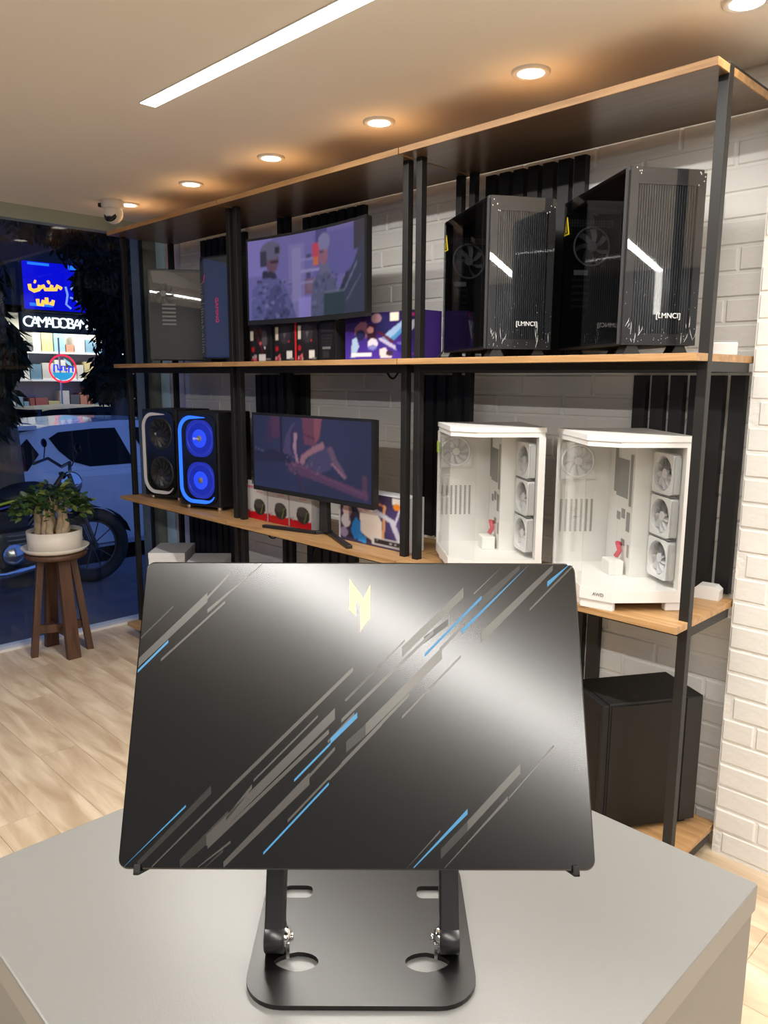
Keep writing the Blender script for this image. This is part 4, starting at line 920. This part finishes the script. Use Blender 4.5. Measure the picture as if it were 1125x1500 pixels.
# facade across the street with a lit shop ---------------------------
SX = -12.
Y0, Y1 = 2.45, 6.0
fc = MB(); fc.box(SX-.5, SX, -12, Y0, ZR, 9); fc.box(SX-.5, SX, Y1, 22, ZR, 9); fc.box(SX-.5, SX, Y0, Y1, 2.52, 9); fc.box(SX-.5, SX, Y0, Y1, ZR, .55)
struct('wall_street', fc, M['facade'])
M['shop_in'] = mat('cream_shop_interior', (.55, .52, .46), .7); M['sign_blue'] = emis('lit_blue_sign', (.003, .005, .75), 1.6); M['sign_cyan'] = emis('lit_cyan_bar', (.02, .22, 1.), 1.8); M['sign_gold'] = emis('lit_orange_letters', (1., .42, .06), 3.2); M['sign_white'] = emis('lit_white_letters', (.75, .9, 1.), 3.4); M['sign_halo'] = emis('lit_pale_halo', (.25, .4, 1.), 1.6)
t = thing('street_shop', 'lit bookshop across the street seen through the window', 'shop', (SX, 0, 0))
inn = MB(); inn.box(-1.2, -1.1, Y0, Y1, .55, 2.52); inn.box(-1.1, 0, Y0-.05, Y0, .55, 2.52); inn.box(-1.1, 0, Y1, Y1+.05, .55, 2.52); inn.box(-1.1, 0, Y0, Y1, .45, .55); inn.box(-1.1, 0, Y0, Y1, 2.52, 2.6)
inn.build('interior', M['shop_in'], t)
for z in (.95, 1.45, 1.92): MB().box(-1.1, -.78, Y0, Y1, z-.03, z).build('shelf', M['carton_white'], t)
R = random.Random(12); pal = [(.55, .52, .48), (.30, .08, .07), (.62, .60, .55), (.12, .22, .30), (.50, .42, .20), (.08, .08, .09), (.20, .35, .42), (.45, .18, .12), (.66, .66, .62)]
pm = [mat('goods_colour', c, .6) for c in pal]
for z in (.55, .95, 1.45, 1.92):
    y = Y0+.02
    while y < Y1-.3:
        w_ = R.uniform(.09, .26); h_ = R.uniform(.12, .43); MB().box(-1.08, -.80, y, y+w_-.02, z, z+min(h_, .42)).build('display_box', R.choice(pm), t); y += w_
area('shop_lamp', t, (-.5, (Y0+Y1)/2, 2.5), .5, 3.0, 150, (1., .92, .80))
def sp(x, y): p = on(x, y, 0, SX+.12); return p[1], p[2]
t = thing('shop_sign', 'glowing blue sign board above the shop across the street', 'sign', (SX+.005, 0, 0))
a_, b_ = sp(35, 379), sp(38, 452); e_y = a_[0]+2.6
MB().box(0, .10, a_[0], e_y, b_[1], a_[1]-.02).build('panel', M['sign_blue'], t)
MB().box(-.002, .098, a_[0]-.03, e_y+.03, b_[1]-.03, b_[1]).build('lower_frame', M['facade'], t)
for x0, x1, yy in ((40, 72, 386), (100, 112, 392), (44, 78, 452-6)):
    p, q = sp(x0, yy-3), sp(x1, yy+4); MB().box(.102, .112, p[0], q[0], q[1], p[1]).build('cyan_bar', M['sign_cyan'], t)
def stroke(pts, r, m_, nm='letter', x=.115):
    q = [sp(*p) for p in pts]; MB().tube([(x, a, b) for a, b in q], r, 6).build(nm, m_, t)
for pts in ([(43, 416), (44, 423), (50, 426), (57, 424), (58, 418)], [(58, 422), (64, 419), (66, 424), (74, 424), (76, 418)], [(76, 424), (82, 424), (84, 419), (90, 423)], [(50, 412), (52, 413)], [(70, 414), (72, 413)],
            [(55, 438), (56, 446), (62, 447), (64, 440)], [(68, 436), (69, 446)], [(73, 444), (77, 446), (78, 440)]):
    stroke(pts, .030, M['sign_gold'])
for pts in ([(96, 420), (99, 432), (97, 446), (104, 452)], [(104, 424), (110, 418), (112, 424)], [(103, 436), (110, 438), (116, 444)]): stroke(pts, .018, M['sign_halo'])
t = thing('shop_letters', 'row of white lit capital letters below the blue sign', 'sign', (SX+.006, 0, 0))
p, q = sp(36, 470), sp(138, 476)
MB().box(0, .085, p[0]-.05, q[0]+.05, q[1]-.16, p[1]+.14).build('backing', M['facade'], t)
for i, ch in enumerate('CAMADOBANA'):
    k = (i+.5)/10; lettering('letter', ch, .235, M['sign_white'], t, TR(.10, p[0]+(q[0]-p[0])*k, p[1]+(q[1]-p[1])*k-.01) @ RZ(math.pi/2) @ RX(math.pi/2), .01)
# round neon sign in the shop window
c_ = sp(92, 540)
t = thing('neon_sign', 'round red neon ring with blue script in the shop across the street', 'sign', (SX+.12, c_[0], c_[1]))
NT = RZ(math.pi/2) @ RX(math.pi/2)
M['neon_red'] = emis('neon_red', (1., .03, .09), 2.2); M['neon_blue'] = emis('neon_blue', (.02, .05, 1.), 2.); M['neon_cyan'] = emis('neon_cyan', (.05, .50, 1.), 1.3); M['neon_pale'] = emis('neon_pale', (.5, .8, 1.), 1.6)
MB().torus(.215, .014, 40, 8, T=NT).build('ring', M['neon_red'], t)
MB().add([(.185*math.cos(math.radians(a)), .185*math.sin(math.radians(a)), 0) for a in range(200, 341, 10)], [tuple(range(15))], T=NT).build('lower_glow', M['neon_cyan'], t)
for pts in ([(-.15, -.05), (-.14, .06), (-.09, .06), (-.08, -.02), (-.03, -.02)], [(-.02, -.03), (-.02, .04), (.03, .04), (.03, -.03), (.07, -.02)], [(.09, -.06), (.10, .03), (.16, .03), (.16, -.05)]): MB().tube([(a, b, .01) for a, b in pts], .013, 6, T=NT).build('script', M['neon_blue'], t)
MB().add([(.02, .17, .01), (.12, .10, .01), (.15, .04, .01), (.09, .06, .01), (.04, .11, .01)], [(0, 1, 2, 3, 4)], T=NT).build('feather', M['neon_pale'], t)
MB().tube([(0, 0, 0), (-.10, 0, 0)], .006, 5, T=TR(0, .0, .215)).build('bracket', M['black'], t)
MB().box(-.119, -.100, -.012, .012, .55-c_[1], sp(92, 476)[1]-.20-c_[1]).build('door_post', M['carton_white'], t)
# cars ---------------------------------------------------------------
M['car_paint'] = mat('white_car_paint', (.62, .64, .68), .25, .0, .5, coat=.6); M['car_dark'] = mat('black_car_paint', (.010, .010, .012), .4, spec=.3); M['car_glass'] = mat('dark_car_glass', (.004, .004, .005), .3, spec=.15); M['tail_red'] = mat('tail_lamp_red', (.45, .01, .01), .25, emit=(.9, .02, .02), es=.3); M['tyre'] = M['rubber']
def car(label, x_side, y_rear, paint, length=3.85, width=1.66, mirror_=True):
    t = thing('parked_car', label, 'car', (x_side, y_rear, ZR), 0)
    # local: x = 0 near side, going to -width; y from rear to nose; z from road
    low = [(.02, .30), (.0, .62), (.05, .90), (.10, .965), (2.75, .94), (3.30, .86), (3.70, .74), (3.84, .55), (3.82, .26), (.10, .22)]
    S = [(0, 1.), (-.03, 1.)]
    n = len(low); b = MB()
    rings = []
    for x, k in ((-.05, .93), (0, 1.), (-width, 1.), (-width+.05, .93)): pass
    xs = [(-.045, .96), (-.0, 1.), (-.0, 1.), (-width, 1.), (-width, 1.), (-width+.045, .96)]
    vs = []
    cy_, cz_ = 1.9, .58
    for x, k in ((-.05, .955), (0, 1.), (-width, 1.), (-width+.05, .955)):
        for yy, zz in low: vs.append((x if k == 1. else (-.0 if x > -.5 else -width)+(.022 if x > -.5 else -.022), cy_+(yy-cy_)*(.985 if k < 1 else 1), cz_+(zz-cz_)*(.86 if k < 1 else 1)))
    b.add(vs, [tuple(range(n))[::-1], tuple(range(3*n, 4*n))]+[(k*n+i, k*n+(i+1) % n, (k+1)*n+(i+1) % n, (k+1)*n+i) for k in range(3) for i in range(n)], 0, False)
    body = b.build('body', paint, t)
    roof = [(.06, .95), (.16, 1.10), (.30, 1.315), (.55, 1.365), (1.20, 1.395), (1.85, 1.37), (2.18, 1.30), (2.55, 1.12), (2.88, .94)]
    m_ = len(roof); vs = []; ins = lambda z: .055+.28*(z-.94)
    for yy, zz in roof: vs.append((-ins(zz), yy, zz))
    for yy, zz in roof: vs.append((-width+ins(zz), yy, zz))
    gh = MB(); gh.add(vs, [tuple(range(m_))[::-1], tuple(range(m_, 2*m_))]+[(i, i+1, m_+i+1, m_+i) for i in range(m_-1)]); gh.build('greenhouse', paint, t)
    def win(poly, nm):
        q = MB(); P3 = [(-ins(z)+.006, y, z) for y, z in poly]; k = len(P3); q.add(P3+[(x-.02, y, z) for x, y, z in P3], [tuple(range(k))[::-1]]+[(i, (i+1) % k, k+(i+1) % k, k+i) for i in range(k)]); q.build(nm, M['car_glass'], t)
    def wp(pts): 
        out = []
        for px in pts: q = on(px[0], px[1], 0, x_side-.1); out.append((q[1]-y_rear, q[2]-ZR))
        return out
    win([(.53, 1.255), (.62, 1.305), (.95, 1.325), (1.16, 1.325), (1.30, .985), (.86, .985), (.70, 1.04), (.60, 1.14)], 'rear_door_window')
    win([(1.30, 1.325), (1.80, 1.30), (2.05, 1.22), (2.50, .985), (1.46, .985)], 'front_door_window')
    MB().add([(-.13, .10, 1.03), (-width+.13, .10, 1.03), (-width+.20, .27, 1.29), (-.20, .27, 1.29)], [(0, 1, 2, 3)]).build('rear_window', M['car_glass'], t)
    win([(.15, .985), (.30, .985), (.42, 1.12), (.34, 1.26), (.27, 1.20)], 'quarter_window')
    MB().box(-.012, .012, .02, .16, .62, .92, bev=.004).build('tail_lamp', M['tail_red'], t)
    MB().box(-width+.1, -.1, .24, .42, 1.335, 1.375, bev=.006).build('spoiler', paint, t)
    MB().box(.0, .016, 1.18, 1.38, .80, .84, bev=.004).build('door_handle', M['black'], t); MB().box(.0, .016, 2.10, 2.28, .80, .84, bev=.004).build('door_handle', M['black'], t)
    MB().box(.0, .02, .55, 3.1, .50, .56, bev=.003).build('side_moulding', M['dark_grey'], t)
    for yy in (1.43,): MB().box(.0, .004, yy, yy+.008, .30, .94).build('door_gap', M['black'], t)
    MB().box(.0, .13, 2.52, 2.66, .93, 1.04, bev=.02).build('door_mirror', paint, t)
    for yy in (.66, 3.12):
        for x in (-.19, -width+.01):
            wl2 = MB().lathe([(.19, 0), (.285, .0), (.295, .03), (.295, .15), (.285, .18), (.19, .18)], 28, T=TR(x, yy, .295) @ RY(math.pi/2)).build('wheel', M['tyre'], t)
            MB().lathe([(0, .0), (.19, .002), (.19, .178), (.05, .165), (0, .168)], 20, T=TR(x, yy, .295) @ RY(math.pi/2)).build('rim', M['light_grey'], wl2)
    return t
car('white hatchback parked outside, tinted blue by the dusk', -6.0, .20, M['car_paint'])
car('black car across the road behind the white hatchback', -9.4, 1.55, M['car_dark'])
# motorcycle ----------------------------------------------------------
t = thing('motorcycle', 'dark motorcycle with yellow trim parked right outside the window', 'motorcycle', (-4.95, .55, ZS), 0)
def wheel(y, nm='wheel'):
    w1 = MB().torus(.245, .050, 36, 10, T=TR(0, y, .295) @ RY(math.pi/2)).build(nm, M['rubber'], t)
    rm = MB(); rm.torus(.195, .010, 30, 6, T=TR(0, y, .295) @ RY(math.pi/2)); rm.lathe([(.035, -.04), (.035, .04)], 14, T=TR(0, y, .295) @ RY(math.pi/2))
    for k in range(10): a = math.pi*2*k/10; rm.tube([(0, y, .295), (0, y+.19*math.cos(a), .295+.19*math.sin(a))], .005, 5)
    rm.build('spoked_rim', M['dark_grey'], w1)
wheel(0); wheel(-1.25)
for x in (-.075, .075): MB().tube([(x, 0, .295), (x, -.10, .60), (x, -.18, .88)], .018, 8).build('fork', M['dark_grey'], t)
fd = MB()
for i in range(9):
    a = math.radians(15+16*i); b = math.radians(15+16*(i+1))
    fd.add([(-.06, .31*math.cos(a), .295+.31*math.sin(a)), (.06, .31*math.cos(a), .295+.31*math.sin(a)), (.06, .31*math.cos(b), .295+.31*math.sin(b)), (-.06, .31*math.cos(b), .295+.31*math.sin(b))], [(0, 1, 2, 3)], 0, True)
fd.build('front_fender', M['car_dark'], t)
MB().ell((0, -.14, .80), (.085, .09, .09), 18, 10).build('headlight', M['chrome'], t)
hb = MB().tube([(-.34, -.28, .93), (-.20, -.22, .98), (0, -.20, .93), (.20, -.22, .98), (.34, -.28, .93)], .012, 8).build('handlebar', M['steel'], t)
for x in (-.26, .26):
    MB().tube([(x, -.23, .96), (x*1.15, -.20, 1.06)], .005, 6).build('mirror_stem', M['black'], hb); MB().ell((x*1.2, -.2, 1.09), (.055, .012, .035), 14, 8).build('mirror', M['gloss_black'], hb)
MB().ell((0, -.46, .72), (.13, .25, .12), 20, 12).build('fuel_tank', M['car_dark'], t)
MB().box(-.12, .12, -1.15, -.66, .66, .75, bev=.03).build('seat', M['matte_black'], t)
MB().tube([(.125, -.98, .64), (.13, -.75, .70), (.12, -.42, .76), (.10, -.20, .74)], .010, 6).build('yellow_trim', mat('moto_yellow', (.50, .52, .03), .4), t)
MB().tube([(.128, -1.0, .61), (.133, -.75, .67), (.123, -.42, .73)], .008, 6).build('blue_trim', mat('moto_blue', (.06, .08, .4), .4), t)
MB().box(-.11, .11, -1.30, -.50, .50, .66, bev=.03).build('side_cover', M['black'], t)
en = MB().box(-.10, .10, -.72, -.34, .22, .50, bev=.03).build('engine', M['dark_grey'], t)
for k in range(5): MB().box(-.12, .12, -.66, -.42, .34+k*.032, .348+k*.032).build('cooling_fin', M['mid_grey'], en)
MB().lathe([(0, -.01), (.075, -.01), (.085, .0), (.085, .03), (0, .04)], 20, T=TR(.10, -.62, .33) @ RY(math.pi/2)).build('clutch_cover', M['steel'], t)
MB().tube([(.13, -.40, .24), (.15, -.70, .20), (.16, -1.05, .22), (.16, -1.45, .30)], [.02, .025, .038, .042], 12).build('exhaust', M['chrome'], t)
MB().tube([(0, -.18, .88), (0, -.40, .60), (0, -.72, .25), (0, -1.25, .295)], .022, 8).build('frame', M['black'], t)
MB().tube([(.12, -.75, .20), (.22, -.85, 0.006)], .010, 6).build('kick_stand', M['steel'], t)
MB().box(-.05, .05, -1.42, -1.34, .58, .66, bev=.01).build('tail_lamp', M['tail_red'], t)
# trees ---------------------------------------------------------------
M['tree_bark'] = mat('grey_tree_bark', (.11, .095, .085), .9, noise=(12, .5), bump=(25, .8)); M['tree_leaf'] = mat('dusk_leaf', (.010, .016, .010), .8, spec=.15, noise=(5, .5))
def tree(label, trunk, radii, clumps, nleaf, ll, seed, droop):
    base = trunk[0]; t = thing('street_tree', label, 'tree', base)
    MB().tube([Vector(p)-Vector(base) for p in trunk], radii, 12).build('trunk', M['tree_bark'], t)
    Rr = random.Random(seed); mb = MB()
    for c, r in clumps:
        c = Vector(c)-Vector(base)
        for _ in range(nleaf):
            while True:
                q = Vector((Rr.uniform(-1, 1), Rr.uniform(-1, 1), Rr.uniform(-1, 1)))
                if q.length < 1: break
            p = c+Vector((q.x*r[0], q.y*r[1], q.z*r[2])); d = Vector((Rr.uniform(-1, 1), Rr.uniform(-1, 1), -droop+Rr.uniform(-.6, .6))).normalized()
            s = d.cross(Vector((Rr.uniform(-1, 1), Rr.uniform(-1, 1), Rr.uniform(-.3, .3)))).normalized(); l_ = ll*Rr.uniform(.6, 1.3)
            mb.add([p, p+d*l_*.5+s*l_*.16, p+d*l_, p+d*l_*.5-s*l_*.16], [(0, 1, 2, 3)])
    tag(mb.build('foliage', M['tree_leaf'], t), kind='stuff')
    for i in range(5):
        c, r = clumps[i % len(clumps)]; a = Vector(trunk[-2])-Vector(base); b = Vector(c)-Vector(base); mid = (a+b)/2+Vector((0, 0, .1)); MB().tube([a, mid, b], [.05, .03, .012], 7).build('branch', M['tree_bark'], t)
    return t
# near tree at the left edge: trunk just in front of the hatchback's tail
tb = on(17, 800, 0, -5.3); tt = on(20, 600, 0, -5.3); yt = tb[1]
tree('thick grey tree trunk with dark needles at the left edge of the window', [(-5.3, yt+.04, ZS), (-5.3, yt+.02, .5), (-5.3, yt, 1.0), (-5.32, yt-.06, 1.8), (-5.35, yt-.10, 2.8), (-5.4, yt-.05, 3.8)], [.15, .12, .115, .11, .10, .06],
     [((-5.2, yt-.25, 2.2), (.3, .32, .6)), ((-5.1, yt-.12, 1.35), (.10, .12, .25)), ((-5.2, yt+.02, 1.72), (.12, .12, .22)), ((-5.3, yt-.2, 3.1), (.5, .6, .5)), ((-5.4, yt+.3, 3.4), (.5, .7, .4)), ((-5.1, yt-.38, 1.6), (.2, .2, .35))], 900, .13, 31, .9)
c0 = on(165, 560, 0, -8.3); yb_ = c0[1]
def at8(x, y, X=-8.3): q = on(x, y, 0, X); return (q[0], q[1], q[2])
tree('dark leafy tree hiding the right half of the blue sign', [(-8.3, yb_+.1, ZR), (-8.3, yb_+.1, .8), (-8.35, yb_+.05, 1.6), (-8.3, yb_, 2.4), (-8.3, yb_, 3.2)], [.13, .11, .10, .08, .05],
     [(at8(160, 440), (.4, .34, .42)), (at8(176, 515), (.35, .33, .42)), (at8(150, 558), (.2, .18, .22)), (at8(178, 420), (.5, .45, .5)), (at8(128, 412), (.16, .13, .22)), (at8(200, 470), (.5, .5, .8)), (at8(160, 360), (.5, .7, .35)), (at8(230, 400), (.5, .5, .8)), (at8(100, 335), (.5, .7, .16)), (at8(215, 560), (.4, .4, .4))], 1000, .13, 77, .8)
